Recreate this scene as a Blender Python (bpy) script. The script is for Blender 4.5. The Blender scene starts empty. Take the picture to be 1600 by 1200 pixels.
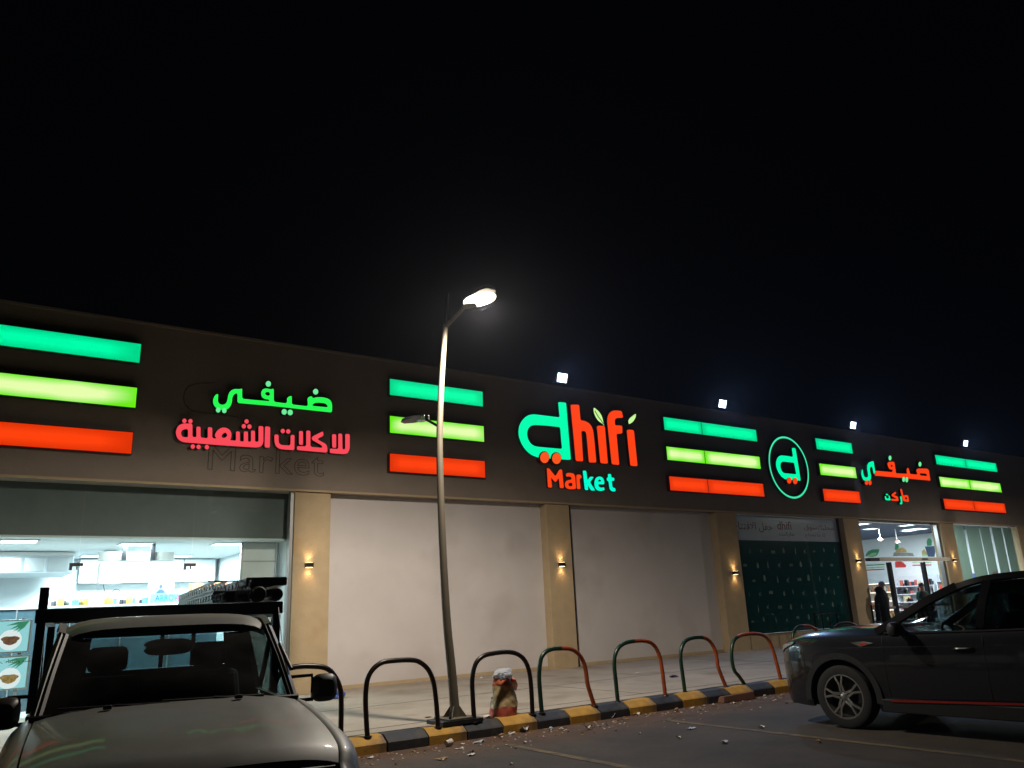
import bpy, bmesh, math, random
from mathutils import Vector, Matrix
import numpy as np

SC = bpy.context.scene
COL = SC.collection
PI = math.pi
rnd = random.Random(7)

# ------------------------------------------------------------------ camera
CAMH = 1.55
FPX = 1239.467                      # focal length in pixels of the 1600 px wide photograph
YAW, PITCH, ROLL = 0.618541, 0.277509, -0.0439868
_f = np.array([math.sin(YAW)*math.cos(PITCH), math.cos(YAW)*math.cos(PITCH), math.sin(PITCH)])
_r0 = np.array([math.cos(YAW), -math.sin(YAW), 0.0])
_u0 = np.cross(_r0, _f)
_r = _r0*math.cos(ROLL) + _u0*math.sin(ROLL)
_u = np.cross(_r, _f)
cam = bpy.data.cameras.new('camera')
cam.sensor_width = 36.0
cam.lens = 36.0*FPX/1600.0
cam.clip_end = 2000
cam.clip_start = 0.05
camo = bpy.data.objects.new('camera', cam)
COL.objects.link(camo)
camo.matrix_world = Matrix(((_r[0], _u[0], -_f[0], 0), (_r[1], _u[1], -_f[1], 0), (_r[2], _u[2], -_f[2], CAMH), (0, 0, 0, 1)))
SC.camera = camo

# ------------------------------------------------------------------ world: night sky
W = bpy.data.worlds.new('World'); SC.world = W; W.use_nodes = True
_bg = W.node_tree.nodes['Background']
_bg.inputs[0].default_value = (0.55, 0.62, 1.0, 1)
_bg.inputs[1].default_value = 0.0011
SC.view_settings.view_transform = 'Standard'
SC.view_settings.look = 'None'
SC.view_settings.exposure = 0.0
SC.view_settings.gamma = 1.0
SC.view_settings.use_curve_mapping = False
SC.render.engine = 'CYCLES'
SC.cycles.use_denoising = True
SC.cycles.max_bounces = 6
SC.cycles.diffuse_bounces = 3
SC.cycles.transparent_max_bounces = 16
SC.cycles.sample_clamp_indirect = 3.0
SC.cycles.caustics_reflective = False
SC.cycles.caustics_refractive = False

# lamp powers, all in one place
P_STREET = 2450.0
P_FLOOD = 120.0
P_SCONCE = 0.55
P_KITCHEN = 190.0
P_MARKET = 200.0
C_STREET = (1.0, 0.885, 0.745)
C_FLOOD = (0.36, 0.56, 1.0)

# ------------------------------------------------------------------ photograph measurements -> world
def ray(px, py):
    return (px-800)/FPX*_r - (py-600)/FPX*_u + _f
def onY(px, py, Y):
    d = ray(px, py); t = Y/d[1]
    return Vector((d[0]*t, Y, CAMH+d[2]*t))
def onX(px, py, X):
    d = ray(px, py); t = X/d[0]
    return Vector((X, d[1]*t, CAMH+d[2]*t))
def onZ(px, py, Z=0.0):
    d = ray(px, py); t = (Z-CAMH)/d[2]
    return Vector((d[0]*t, d[1]*t, Z))

# ------------------------------------------------------------------ materials
def newmat(name):
    m = bpy.data.materials.new(name); m.use_nodes = True
    return m, m.node_tree, m.node_tree.nodes['Principled BSDF']
def mat(name, col, rough=0.6, metal=0.0, var=0.12, scale=6.0, bump=0.0, bscale=60.0, coat=0.0, spec=0.5, tint=None, dirt=None):
    m, nt, p = newmat(name)
    N = nt.nodes; L = nt.links
    p.inputs['Roughness'].default_value = rough
    p.inputs['Metallic'].default_value = metal
    p.inputs['Coat Weight'].default_value = coat
    p.inputs['Coat Roughness'].default_value = 0.05
    p.inputs['Specular IOR Level'].default_value = spec
    tc = N.new('ShaderNodeTexCoord')
    if var > 0 or tint:
        n = N.new('ShaderNodeTexNoise'); n.inputs['Scale'].default_value = scale; n.inputs['Detail'].default_value = 5
        n.inputs['Roughness'].default_value = 0.65
        L.new(tc.outputs['Object'], n.inputs['Vector'])
        r = N.new('ShaderNodeValToRGB')
        a = tint if tint else tuple(c*(1-var) for c in col)
        b = tuple(min(1, c*(1+var)) for c in col) if not tint else col
        r.color_ramp.elements[0].position = 0.3; r.color_ramp.elements[0].color = (*a, 1)
        r.color_ramp.elements[1].position = 0.7; r.color_ramp.elements[1].color = (*b, 1)
        L.new(n.outputs['Fac'], r.inputs['Fac'])
        out = r.outputs['Color']
        if dirt:
            n2 = N.new('ShaderNodeTexNoise'); n2.inputs['Scale'].default_value = dirt[1]; n2.inputs['Detail'].default_value = 8
            L.new(tc.outputs['Object'], n2.inputs['Vector'])
            r2 = N.new('ShaderNodeValToRGB'); r2.color_ramp.elements[0].position = dirt[2]; r2.color_ramp.elements[1].position = dirt[2]+0.15
            L.new(n2.outputs['Fac'], r2.inputs['Fac'])
            mx = N.new('ShaderNodeMix'); mx.data_type = 'RGBA'
            L.new(r2.outputs['Color'], mx.inputs['Factor']); L.new(out, mx.inputs['A']); mx.inputs['B'].default_value = (*dirt[0], 1)
            out = mx.outputs['Result']
        L.new(out, p.inputs['Base Color'])
    else:
        p.inputs['Base Color'].default_value = (*col, 1)
    if bump > 0:
        n3 = N.new('ShaderNodeTexNoise'); n3.inputs['Scale'].default_value = bscale; n3.inputs['Detail'].default_value = 6
        L.new(tc.outputs['Object'], n3.inputs['Vector'])
        bm = N.new('ShaderNodeBump'); bm.inputs['Strength'].default_value = bump; bm.inputs['Distance'].default_value = 0.02
        L.new(n3.outputs['Fac'], bm.inputs['Height']); L.new(bm.outputs['Normal'], p.inputs['Normal'])
    return m
def emis(name, col, strength):
    m, nt, p = newmat(name)
    nt.nodes.remove(p)
    e = nt.nodes.new('ShaderNodeEmission'); e.inputs[0].default_value = (*col, 1); e.inputs[1].default_value = strength
    nt.links.new(e.outputs[0], nt.nodes['Material Output'].inputs[0])
    return m
def lightbox(name, edge, core, s_edge, s_core, blot=0.25):
    """a lit acrylic light box: hotter over its lamps, duller at its rim"""
    m, nt, p = newmat(name); N = nt.nodes; L = nt.links
    N.remove(p)
    tc = N.new('ShaderNodeTexCoord'); sp = N.new('ShaderNodeSeparateXYZ'); L.new(tc.outputs['Generated'], sp.inputs[0])
    def tent(sock, k):
        a = N.new('ShaderNodeMath'); a.operation = 'SUBTRACT'; a.inputs[1].default_value = 0.5; L.new(sock, a.inputs[0])
        b = N.new('ShaderNodeMath'); b.operation = 'ABSOLUTE'; L.new(a.outputs[0], b.inputs[0])
        c = N.new('ShaderNodeMath'); c.operation = 'MULTIPLY_ADD'; c.inputs[1].default_value = -k; c.inputs[2].default_value = k*0.5; L.new(b.outputs[0], c.inputs[0])
        c.use_clamp = True
        return c.outputs[0]
    a = tent(sp.outputs['X'], 9.0); b = tent(sp.outputs['Z'], 2.6)
    mn = N.new('ShaderNodeMath'); mn.operation = 'MULTIPLY'; L.new(a, mn.inputs[0]); L.new(b, mn.inputs[1])
    nz = N.new('ShaderNodeTexNoise'); nz.inputs['Scale'].default_value = 1.1; nz.inputs['Detail'].default_value = 1
    L.new(tc.outputs['Object'], nz.inputs['Vector'])
    k = N.new('ShaderNodeMath'); k.operation = 'MULTIPLY_ADD'; k.inputs[1].default_value = blot*2; k.inputs[2].default_value = -blot; L.new(nz.outputs['Fac'], k.inputs[0])
    sm = N.new('ShaderNodeMath'); sm.operation = 'ADD'; sm.use_clamp = True; L.new(mn.outputs[0], sm.inputs[0]); L.new(k.outputs[0], sm.inputs[1])
    mx = N.new('ShaderNodeMix'); mx.data_type = 'RGBA'; L.new(sm.outputs[0], mx.inputs['Factor'])
    mx.inputs['A'].default_value = (*[c*s_edge for c in edge], 1); mx.inputs['B'].default_value = (*[c*s_core for c in core], 1)
    e = N.new('ShaderNodeEmission'); e.inputs[1].default_value = 1.0; L.new(mx.outputs['Result'], e.inputs[0])
    L.new(e.outputs[0], N['Material Output'].inputs[0])
    return m
def glassmat(name, tint=(0.9, 0.97, 0.95), refl=1.0, rough=0.0):
    m, nt, p = newmat(name); N = nt.nodes; L = nt.links
    N.remove(p)
    t = N.new('ShaderNodeBsdfTransparent'); t.inputs[0].default_value = (*tint, 1)
    g = N.new('ShaderNodeBsdfGlossy'); g.inputs['Roughness'].default_value = rough
    lw = N.new('ShaderNodeLayerWeight'); lw.inputs[0].default_value = 0.5
    pw = N.new('ShaderNodeMath'); pw.operation = 'POWER'; pw.inputs[1].default_value = 5.0; L.new(lw.outputs['Facing'], pw.inputs[0])
    ml = N.new('ShaderNodeMath'); ml.operation = 'MULTIPLY_ADD'; ml.inputs[1].default_value = 0.9*refl; ml.inputs[2].default_value = 0.04*refl; L.new(pw.outputs[0], ml.inputs[0])
    mx = N.new('ShaderNodeMixShader'); L.new(ml.outputs[0], mx.inputs[0]); L.new(t.outputs[0], mx.inputs[1]); L.new(g.outputs[0], mx.inputs[2])
    L.new(mx.outputs[0], N['Material Output'].inputs[0])
    return m
def dustyglass(name, tint, dust=0.05):
    m = glassmat(name, tint); nt = m.node_tree; N = nt.nodes; L = nt.links
    out = N['Material Output']; src = out.inputs[0].links[0].from_socket
    d = N.new('ShaderNodeBsdfDiffuse'); d.inputs[0].default_value = (0.32, 0.31, 0.29, 1)
    tc = N.new('ShaderNodeTexCoord'); n = N.new('ShaderNodeTexNoise'); n.inputs['Scale'].default_value = 3.5; n.inputs['Detail'].default_value = 6; L.new(tc.outputs['Object'], n.inputs['Vector'])
    r = N.new('ShaderNodeMapRange'); r.inputs['From Min'].default_value = .3; r.inputs['From Max'].default_value = .75; r.inputs['To Min'].default_value = dust*.3; r.inputs['To Max'].default_value = dust*1.8; L.new(n.outputs['Fac'], r.inputs['Value'])
    mx = N.new('ShaderNodeMixShader'); L.new(r.outputs[0], mx.inputs[0]); L.new(src, mx.inputs[1]); L.new(d.outputs[0], mx.inputs[2]); L.new(mx.outputs[0], out.inputs[0])
    return m
def filmmat(name, col, trans=0.5):
    m, nt, p = newmat(name); N = nt.nodes; L = nt.links
    p.inputs['Base Color'].default_value = (*col, 1); p.inputs['Roughness'].default_value = 0.25
    t = N.new('ShaderNodeBsdfTranslucent'); t.inputs[0].default_value = (*col, 1)
    mx = N.new('ShaderNodeMixShader'); mx.inputs[0].default_value = trans
    L.new(p.outputs[0], mx.inputs[1]); L.new(t.outputs[0], mx.inputs[2]); L.new(mx.outputs[0], N['Material Output'].inputs[0])
    return m

M = dict(
    fascia=mat('fascia stucco', (0.27, 0.22, 0.18), 0.85, var=0.08, scale=1.3, bump=0.3, bscale=40, dirt=((0.20, 0.16, 0.13), 0.5, 0.6)),
    pilaster=mat('tan textured paint', (0.47, 0.36, 0.22), 0.8, var=0.08, scale=3, bump=0.35, bscale=30, dirt=((0.42, 0.29, 0.15), 1.2, 0.62)),
    panel=mat('off white wall paint', (0.60, 0.56, 0.545), 0.75, var=0.05, scale=1.1, bump=0.12, bscale=50, dirt=((0.53, 0.485, 0.465), 0.8, 0.56)),
    white=mat('white paint', (0.8, 0.8, 0.8), 0.5, var=0.03),
    iwhite=mat('interior white', (0.75, 0.8, 0.82), 0.6, var=0.03),
    bulk=mat('bulkhead grey', (0.15, 0.165, 0.165), 0.7, var=0.1, scale=2),
    darkblue=mat('dark blue ceiling paint', (0.018, 0.035, 0.08), 0.7, var=0.1),
    trimmetal=mat('aluminium', (0.5, 0.5, 0.5), 0.35, 0.9, var=0.05),
    darkmetal=mat('dark powder coat', (0.022, 0.023, 0.026), 0.4, 0.3, var=0.1),
    blackpl=mat('black plastic', (0.012, 0.012, 0.013), 0.5, var=0.2, scale=20),
    rubber=mat('tyre rubber', (0.012, 0.012, 0.012), 0.8, var=0.15, scale=20, bump=0.2, bscale=80),
    kerby=mat('kerb yellow paint', (0.46, 0.25, 0.035), 0.7, var=0.15, scale=7, bump=0.3, bscale=50, dirt=((0.20, 0.13, 0.065), 3.0, 0.52)),
    kerbb=mat('kerb black paint', (0.028, 0.030, 0.036), 0.65, var=0.2, scale=7, bump=0.3, bscale=50, dirt=((0.07, 0.055, 0.045), 4.0, 0.62)),
    pole=mat('cream pole paint', (0.135, 0.115, 0.082), 0.55, var=0.08, scale=5, dirt=((0.10, 0.08, 0.055), 2.2, 0.62)),
    hoopd=mat('dark brown hoop paint', (0.016, 0.009, 0.007), 0.35, 0.2, var=0.25, scale=12),
    hoopg=mat('dark green hoop paint', (0.010, 0.035, 0.020), 0.35, 0.2, var=0.25, scale=12),
    hoopo=mat('orange red hoop paint', (0.28, 0.055, 0.014), 0.4, 0.1, var=0.2, scale=12),
    yline=mat('worn line paint', (0.15, 0.105, 0.048), 0.8, var=0.2, scale=8, dirt=((0.075, 0.06, 0.045), 6, 0.46)),
    glossb=mat('gloss black', (0.006, 0.006, 0.007), 0.12, 0, var=0, spec=0.35),
    chrome=mat('chrome', (0.6, 0.6, 0.6), 0.08, 1.0, var=0),
    seat=mat('dark seat cloth', (0.018, 0.018, 0.02), 0.85, var=0.15),
    skin=mat('skin', (0.32, 0.18, 0.11), 0.55, var=0.08),
    abaya=mat('black robe cloth', (0.007, 0.007, 0.009), 0.9, spec=0.08, var=0.25, scale=8, bump=0.3, bscale=10),
    glass=glassmat('shop glass', (0.93, 0.975, 0.965)),
    cglass=glassmat('car glass', (0.62, 0.72, 0.72)),
    wglass=dustyglass('dusty windscreen glass', (0.46, 0.54, 0.54), 0.11),
    fglass=glassmat('front car glass', (0.16, 0.20, 0.21)),
    tglass=glassmat('tinted car glass', (0.03, 0.036, 0.04)),
)

# ------------------------------------------------------------------ mesh builder
ROOTM = {}
def root_of(o):
    while o.parent: o = o.parent
    return o
def tag(o, label=None, cat=None, group=None, kind=None):
    if label: o['label'] = label
    if cat: o['category'] = cat
    if group: o['group'] = group
    if kind: o['kind'] = kind
    return o
def thing(name, label, cat, loc=(0, 0, 0), rz=0.0, group=None):
    o = bpy.data.objects.new(name, None); COL.objects.link(o)
    o.empty_display_size = 0.2
    o.location = loc; o.rotation_euler = (0, 0, rz)
    ROOTM[o.name] = Matrix.Translation(Vector(loc)) @ Matrix.Rotation(rz, 4, 'Z')
    return tag(o, label, cat, group)
def link(name, me, parent=None):
    o = bpy.data.objects.new(name, me); COL.objects.link(o)
    if parent: o.parent = parent
    return o
class MB:
    def __init__(s): s.v = []; s.f = []; s.mi = []
    def add(s, vs, fs, mi=0):
        b = len(s.v); s.v += [tuple(x) for x in vs]; s.f += [tuple(i+b for i in f) for f in fs]; s.mi += [mi]*len(fs)
        return s
    def box(s, x0, x1, y0, y1, z0, z1, mi=0):
        return s.hexa([(x0, y0, z0), (x1, y0, z0), (x1, y1, z0), (x0, y1, z0), (x0, y0, z1), (x1, y0, z1), (x1, y1, z1), (x0, y1, z1)], mi)
    def hexa(s, p, mi=0):
        return s.add(p, [(3, 2, 1, 0), (4, 5, 6, 7), (0, 1, 5, 4), (1, 2, 6, 5), (2, 3, 7, 6), (3, 0, 4, 7)], mi)
    def bar(s, p, q, w, t, up=(0, 0, 1), mi=0):
        p = Vector(p); q = Vector(q); d = (q-p).normalized(); a = d.cross(Vector(up))
        if a.length < 1e-4: a = d.cross(Vector((1, 0, 0)))
        a.normalize(); b = a.cross(d).normalized(); a = a*w/2; b = b*t/2
        return s.hexa([p-a-b, p+a-b, p+a+b, p-a+b, q-a-b, q+a-b, q+a+b, q-a+b], mi)
    def tube(s, path, r, n=10, mi=0):
        P = [Vector(p) for p in path]; rings = []
        up = None
        for i, p in enumerate(P):
            d = (P[min(i+1, len(P)-1)]-P[max(i-1, 0)]).normalized()
            if up is None:
                up = Vector((0, 0, 1)) if abs(d.z) < 0.9 else Vector((1, 0, 0))
            a = (up - d*up.dot(d)).normalized(); b = d.cross(a); up = a
            rr = r[i] if isinstance(r, (list, tuple)) else r
            rings.append([p + (a*math.cos(2*PI*k/n)+b*math.sin(2*PI*k/n))*rr for k in range(n)])
        base = [q for ring in rings for q in ring]; fs = []
        for i in range(len(P)-1):
            for k in range(n):
                fs.append((i*n+k, i*n+(k+1) % n, (i+1)*n+(k+1) % n, (i+1)*n+k))
        fs.append(tuple(reversed(range(n)))); fs.append(tuple(range((len(P)-1)*n, len(P)*n)))
        return s.add(base, fs, mi)
    def lathe(s, prof, n=24, c=(0, 0, 0), ax='z', mi=0, closed=False):
        vs = []; fs = []
        for (r, h) in prof:
            for k in range(n):
                a = 2*PI*k/n; x = r*math.cos(a); y = r*math.sin(a)
                q = {'z': (x, y, h), 'x': (h, x, y), 'y': (y, h, x)}[ax]
                vs.append((q[0]+c[0], q[1]+c[1], q[2]+c[2]))
        m = len(prof)
        for i in range(m if closed else m-1):
            j = (i+1) % m
            for k in range(n):
                fs.append((i*n+k, i*n+(k+1) % n, j*n+(k+1) % n, j*n+k))
        return s.add(vs, fs, mi)
    def grid(s, rows, mi=0, flip=False, closed=False):
        n = len(rows[0]); vs = [p for r in rows for p in r]; fs = []
        for i in range(len(rows)-1):
            for k in range(n if closed else n-1):
                q = (i*n+k, i*n+(k+1) % n, (i+1)*n+(k+1) % n, (i+1)*n+k)
                fs.append(tuple(reversed(q)) if flip else q)
        return s.add(vs, fs, mi)
    def build(s, name, m, parent=None, world=True, smooth=False, bevel=0.0, auto=None, seg=2):
        me = bpy.data.meshes.new(name)
        vs = s.v
        if parent is not None and world:
            inv = ROOTM[root_of(parent).name].inverted()
            vs = [inv @ Vector(v) for v in vs]
        me.from_pydata(vs, [], s.f)
        ms = m if isinstance(m, (list, tuple)) else [m]
        for x in ms: me.materials.append(x)
        if len(ms) > 1: me.polygons.foreach_set('material_index', s.mi)
        me.update()
        b = bmesh.new(); b.from_mesh(me); bmesh.ops.remove_doubles(b, verts=b.verts, dist=1e-5); bmesh.ops.recalc_face_normals(b, faces=b.faces); b.to_mesh(me); b.free()
        if smooth:
            me.polygons.foreach_set('use_smooth', [True]*len(me.polygons))
            me.set_sharp_from_angle(angle=math.radians(auto or 40))
        o = link(name, me, parent)
        if bevel:
            bv = o.modifiers.new('bevel', 'BEVEL'); bv.width = bevel; bv.segments = seg; bv.limit_method = 'ANGLE'; bv.angle_limit = math.radians(40)
        return o
def one(name, mb, m, label, cat, loc=None, group=None, kind=None, **k):
    """a thing that is one mesh: its origin is moved to loc"""
    if loc is not None: mb.v = [tuple(Vector(v)-Vector(loc)) for v in mb.v]
    o = mb.build(name, m, **k)
    if loc is not None: o.location = loc
    return tag(o, label, cat, group, kind)
def copy_tree(o, parent=None):
    c = o.copy(); COL.objects.link(c)
    if parent:
        mi = o.matrix_parent_inverse.copy(); c.parent = parent; c.matrix_parent_inverse = mi
    for ch in list(o.children): copy_tree(ch, c)
    return c
def crom(pts, n=6, closed=False):
    P = [Vector(p) for p in pts]; out = []; m = len(P)
    for i in range(m if closed else m-1):
        if closed: a, b, c, d = P[(i-1) % m], P[i], P[(i+1) % m], P[(i+2) % m]
        else: a, b, c, d = P[max(i-1, 0)], P[i], P[i+1], P[min(i+2, m-1)]
        for k in range(n):
            t = k/n
            out.append(0.5*((2*b)+(c-a)*t+(2*a-5*b+4*c-d)*t*t+(3*b-a-3*c+d)*t**3))
    if not closed: out.append(P[-1])
    return out
def pch(xs, ys):
    """monotone cubic through a table"""
    xs = list(map(float, xs)); ys = list(map(float, ys))
    if xs[0] > xs[-1]: xs.reverse(); ys.reverse()
    h = [xs[i+1]-xs[i] for i in range(len(xs)-1)]; d = [(ys[i+1]-ys[i])/h[i] for i in range(len(h))]
    m = [d[0]]+[0 if d[i-1]*d[i] <= 0 else 2*d[i-1]*d[i]/(d[i-1]+d[i]) for i in range(1, len(d))]+[d[-1]]
    def fn(x):
        x = min(max(x, xs[0]), xs[-1]); i = 0
        while i < len(h)-1 and x > xs[i+1]: i += 1
        t = (x-xs[i])/h[i]
        return (2*t**3-3*t*t+1)*ys[i]+(t**3-2*t*t+t)*h[i]*m[i]+(-2*t**3+3*t*t)*ys[i+1]+(t**3-t*t)*h[i]*m[i+1]
    return fn
def flat_prism(contours, depth):
    """filled 2D contours (holes by even-odd) of the given depth, as verts / faces; z from 0 (back) to depth (front)"""
    c = bpy.data.curves.new('outline', 'CURVE'); c.dimensions = '2D'; c.fill_mode = 'BOTH'; c.extrude = depth/2
    for pts in contours:
        s = c.splines.new('POLY'); s.points.add(len(pts)-1); s.use_cyclic_u = True
        for q, p in zip(s.points, pts): q.co = (p[0], p[1], 0, 1)
    o = bpy.data.objects.new('outline', c); COL.objects.link(o)
    dg = bpy.context.evaluated_depsgraph_get(); dg.update()
    me = o.evaluated_get(dg).to_mesh()
    vs = [(v.co.x, v.co.y, v.co.z+depth/2) for v in me.vertices]; fs = [tuple(p.vertices) for p in me.polygons]
    o.evaluated_get(dg).to_mesh_clear()
    bpy.data.objects.remove(o); bpy.data.curves.remove(c)
    return vs, fs
def soft(pts, it=1):
    P = [Vector((p[0], p[1])) for p in pts]
    for _ in range(it):
        Q = []
        for i in range(len(P)):
            a = P[i]; b = P[(i+1) % len(P)]
            L = (b-a).length; k = min(0.25, 0.028/max(L, 1e-6))
            Q += [a.lerp(b, k), a.lerp(b, 1-k)]
        P = Q
    return [(p.x, p.y) for p in P]
def wallshape(name, contours, yfront, depth, mats, parent, world=True, rev=False):
    """2D contours in (X, Z) of a wall that faces -Y: front faces mats[0], returns mats[1]"""
    vs, fs = flat_prism(contours, depth)
    mb = MB(); V3 = [(v[0], yfront+depth-v[2], v[1]) for v in vs]
    mb.add(V3, fs)
    for i, f in enumerate(fs):
        zs = [vs[k][2] for k in f]
        mb.mi[i] = 0 if min(zs) > depth-1e-4 else 1
    me_m = mats if len(mats) > 1 else mats*2
    return mb.build(name, list(me_m), parent, world)
def textmesh(s, size, bold=0.0):
    """outline of a short text as 2D verts / faces, origin at its lower left"""
    c = bpy.data.curves.new('text', 'FONT'); c.body = s; c.size = size; c.offset = bold; c.resolution_u = 3
    o = bpy.data.objects.new('text', c); COL.objects.link(o)
    dg = bpy.context.evaluated_depsgraph_get(); dg.update()
    me = o.evaluated_get(dg).to_mesh()
    vs = [tuple(v.co) for v in me.vertices]; fs = [tuple(p.vertices) for p in me.polygons]
    o.evaluated_get(dg).to_mesh_clear(); bpy.data.objects.remove(o); bpy.data.curves.remove(c)
    return vs, fs
def ar(s): return ''.join(reversed(s))
def arealight(name, loc, size, power, col, rot, sizey=None, spread=PI, parent=None):
    l = bpy.data.lights.new(name, 'AREA'); l.energy = power; l.color = col; l.size = size
    if sizey: l.shape = 'RECTANGLE'; l.size_y = sizey
    l.spread = spread
    o = bpy.data.objects.new(name, l); COL.objects.link(o); o.rotation_euler = rot
    o.location = loc
    if parent:
        o.parent = parent; o.matrix_parent_inverse = ROOTM[root_of(parent).name].inverted()
    return o

# ================================================================== THE LARGE STRUCTURE
SW = 0.18            # pavement level above the parking ground
YK = 9.27            # kerb front
YW = 15.56           # face of the pilasters

# ---- parking ground: asphalt with sand drifted along the kerb
def asphalt():
    m, nt, p = newmat('parking asphalt'); N = nt.nodes; L = nt.links
    tc = N.new('ShaderNodeTexCoord'); sp = N.new('ShaderNodeSeparateXYZ'); L.new(tc.outputs['Object'], sp.inputs[0])
    n1 = N.new('ShaderNodeTexNoise'); n1.inputs['Scale'].default_value = 0.9; n1.inputs['Detail'].default_value = 8; n1.inputs['Roughness'].default_value = 0.7
    n2 = N.new('ShaderNodeTexNoise'); n2.inputs['Scale'].default_value = 90; n2.inputs['Detail'].default_value = 3
    n3 = N.new('ShaderNodeTexNoise'); n3.inputs['Scale'].default_value = 2.2; n3.inputs['Detail'].default_value = 7; n3.inputs['Roughness'].default_value = 0.7
    for n in (n1, n2, n3): L.new(tc.outputs['Object'], n.inputs['Vector'])
    r1 = N.new('ShaderNodeValToRGB'); r1.color_ramp.elements[0].position = 0.3; r1.color_ramp.elements[1].position = 0.72
    r1.color_ramp.elements[0].color = (0.032, 0.026, 0.021, 1); r1.color_ramp.elements[1].color = (0.076, 0.060, 0.047, 1)
    L.new(n1.outputs['Fac'], r1.inputs['Fac'])
    r2 = N.new('ShaderNodeValToRGB'); r2.color_ramp.elements[0].color = (0.55, 0.55, 0.55, 1); r2.color_ramp.elements[1].color = (1.4, 1.4, 1.4, 1)
    L.new(n2.outputs['Fac'], r2.inputs['Fac'])
    mu = N.new('ShaderNodeMix'); mu.data_type = 'RGBA'; mu.blend_type = 'MULTIPLY'; mu.inputs['Factor'].default_value = 0.8
    L.new(r1.outputs['Color'], mu.inputs['A']); L.new(r2.outputs['Color'], mu.inputs['B'])
    # sand: thick against the kerb, thinning out over two metres
    dd = N.new('ShaderNodeMapRange'); dd.inputs['From Min'].default_value = 6.9; dd.inputs['From Max'].default_value = 9.25
    L.new(sp.outputs['Y'], dd.inputs['Value'])
    sm = N.new('ShaderNodeMath'); sm.operation = 'MULTIPLY_ADD'; sm.inputs[1].default_value = 1.3; L.new(dd.outputs[0], sm.inputs[0])
    ng = N.new('ShaderNodeMath'); ng.operation = 'MULTIPLY_ADD'; ng.inputs[1].default_value = 1.5; ng.inputs[2].default_value = -1.25; L.new(n3.outputs['Fac'], ng.inputs[0])
    L.new(ng.outputs[0], sm.inputs[2]); sm.use_clamp = True
    mx = N.new('ShaderNodeMix'); mx.data_type = 'RGBA'; L.new(sm.outputs[0], mx.inputs['Factor'])
    L.new(mu.outputs['Result'], mx.inputs['A']); mx.inputs['B'].default_value = (0.125, 0.066, 0.038, 1)
    L.new(mx.outputs['Result'], p.inputs['Base Color']); p.inputs['Roughness'].default_value = 0.8
    b = N.new('ShaderNodeBump'); b.inputs['Strength'].default_value = 0.5; b.inputs['Distance'].default_value = 0.02
    L.new(n2.outputs['Fac'], b.inputs['Height']); L.new(b.outputs['Normal'], p.inputs['Normal'])
    return m
mb = MB(); mb.add([(-300, -300, 0), (300, -300, 0), (300, 400, 0), (-300, 400, 0)], [(0, 1, 2, 3)])
o = mb.build('parking_ground', asphalt()); tag(o, 'dark parking lot asphalt with reddish sand drifted along the kerb', kind='structure')
for i, X in enumerate((0.6, 3.2, 5.80, 8.42, 11.05, 13.65, 16.25)):
    mb = MB(); y0 = 3.0; y1 = 8.55
    for k in range(12):
        a = y0+(y1-y0)*k/12; b = y0+(y1-y0)*(k+1)/12
        mb.add([(X-0.055, a, 0.004), (X+0.055, a, 0.004), (X+0.055, b, 0.004), (X-0.055, b, 0.004)], [(0, 1, 2, 3)])
    o = mb.build('bay_line', M['yline']); tag(o, kind='structure')

# ---- pavement
paving = mat('pavement screed', (0.36, 0.31, 0.25), 0.8, var=0.16, scale=1.2, bump=0.2, bscale=40, dirt=((0.26, 0.205, 0.15), 0.9, 0.56))
mb = MB(); mb.box(-20, 60, YK+0.36, 15.9, -0.2, SW)
pav = mb.build('pavement', paving); tag(pav, 'beige concrete pavement between kerb and shop wall', kind='structure')
# the joint between kerb haunch and screed, and two saw cuts
mb = MB(); mb.box(-20, 60, YK+0.30, YK+0.357, -0.2, SW-0.012); mb.build('joint_strip', mat('joint mortar', (0.10, 0.08, 0.06), 0.9, var=0.2), pav, world=False)

jm_ = bpy.data.materials['joint mortar']
for Y in (9.98, 12.4):
    mb = MB(); mb.box(-20, 60, Y-.006, Y+.006, SW+.0005, SW+.003); mb.build('saw_cut', jm_, pav, world=False)
for k in range(-2, 7):
    mb = MB(); mb.box(3.2+6.2*k-.004, 3.2+6.2*k+.004, 9.99, 15.5, SW+.0005, SW+.0032); mb.build('saw_cut', jm_, pav, world=False)
# ---- kerb: chamfered stones painted black and yellow in turn
kerb = bpy.data.objects.new('kerb', None); COL.objects.link(kerb); tag(kerb, 'kerb of stones painted yellow and black in turn', kind='structure'); ROOTM['kerb'] = Matrix.Identity(4)
def kerb_mesh(name, m):
    mb = MB(); L = 0.545; pr = [(0, -0.1), (0, 0.10), (0.015, 0.115), (0.12, SW-0.004), (0.145, SW+0.004), (0.29, SW+0.006), (0.29, -0.1)]
    n = len(pr); vs = [(x, y, z) for x in (0.006, 0.30, L) for (y, z) in pr]
    fs = [tuple(range(n)), tuple(reversed(range(2*n, 3*n)))]
    for s in range(2):
        for k in range(n): fs.append((s*n+k, s*n+(k+1) % n, (s+1)*n+(k+1) % n, (s+1)*n+k))
    mb.add(vs, fs); me = mb.build(name, m)
    return me
ky = kerb_mesh('kerb_stone', M['kerby']); kb = kerb_mesh('kerb_stone', M['kerbb'])
first = {0: ky, 1: kb}
for k in range(-14, 44):
    src = first[k % 2]
    o = src if src.parent is None else src.copy()
    if src.parent is not None: COL.objects.link(o)
    o.parent = kerb; o.location = (4.56-0.556+0.556*k + rnd.uniform(-.004, .004), YK+rnd.uniform(-.008, .008), rnd.uniform(-.005, .004))
    o.rotation_euler = (0, 0, rnd.uniform(-.006, .006))

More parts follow.
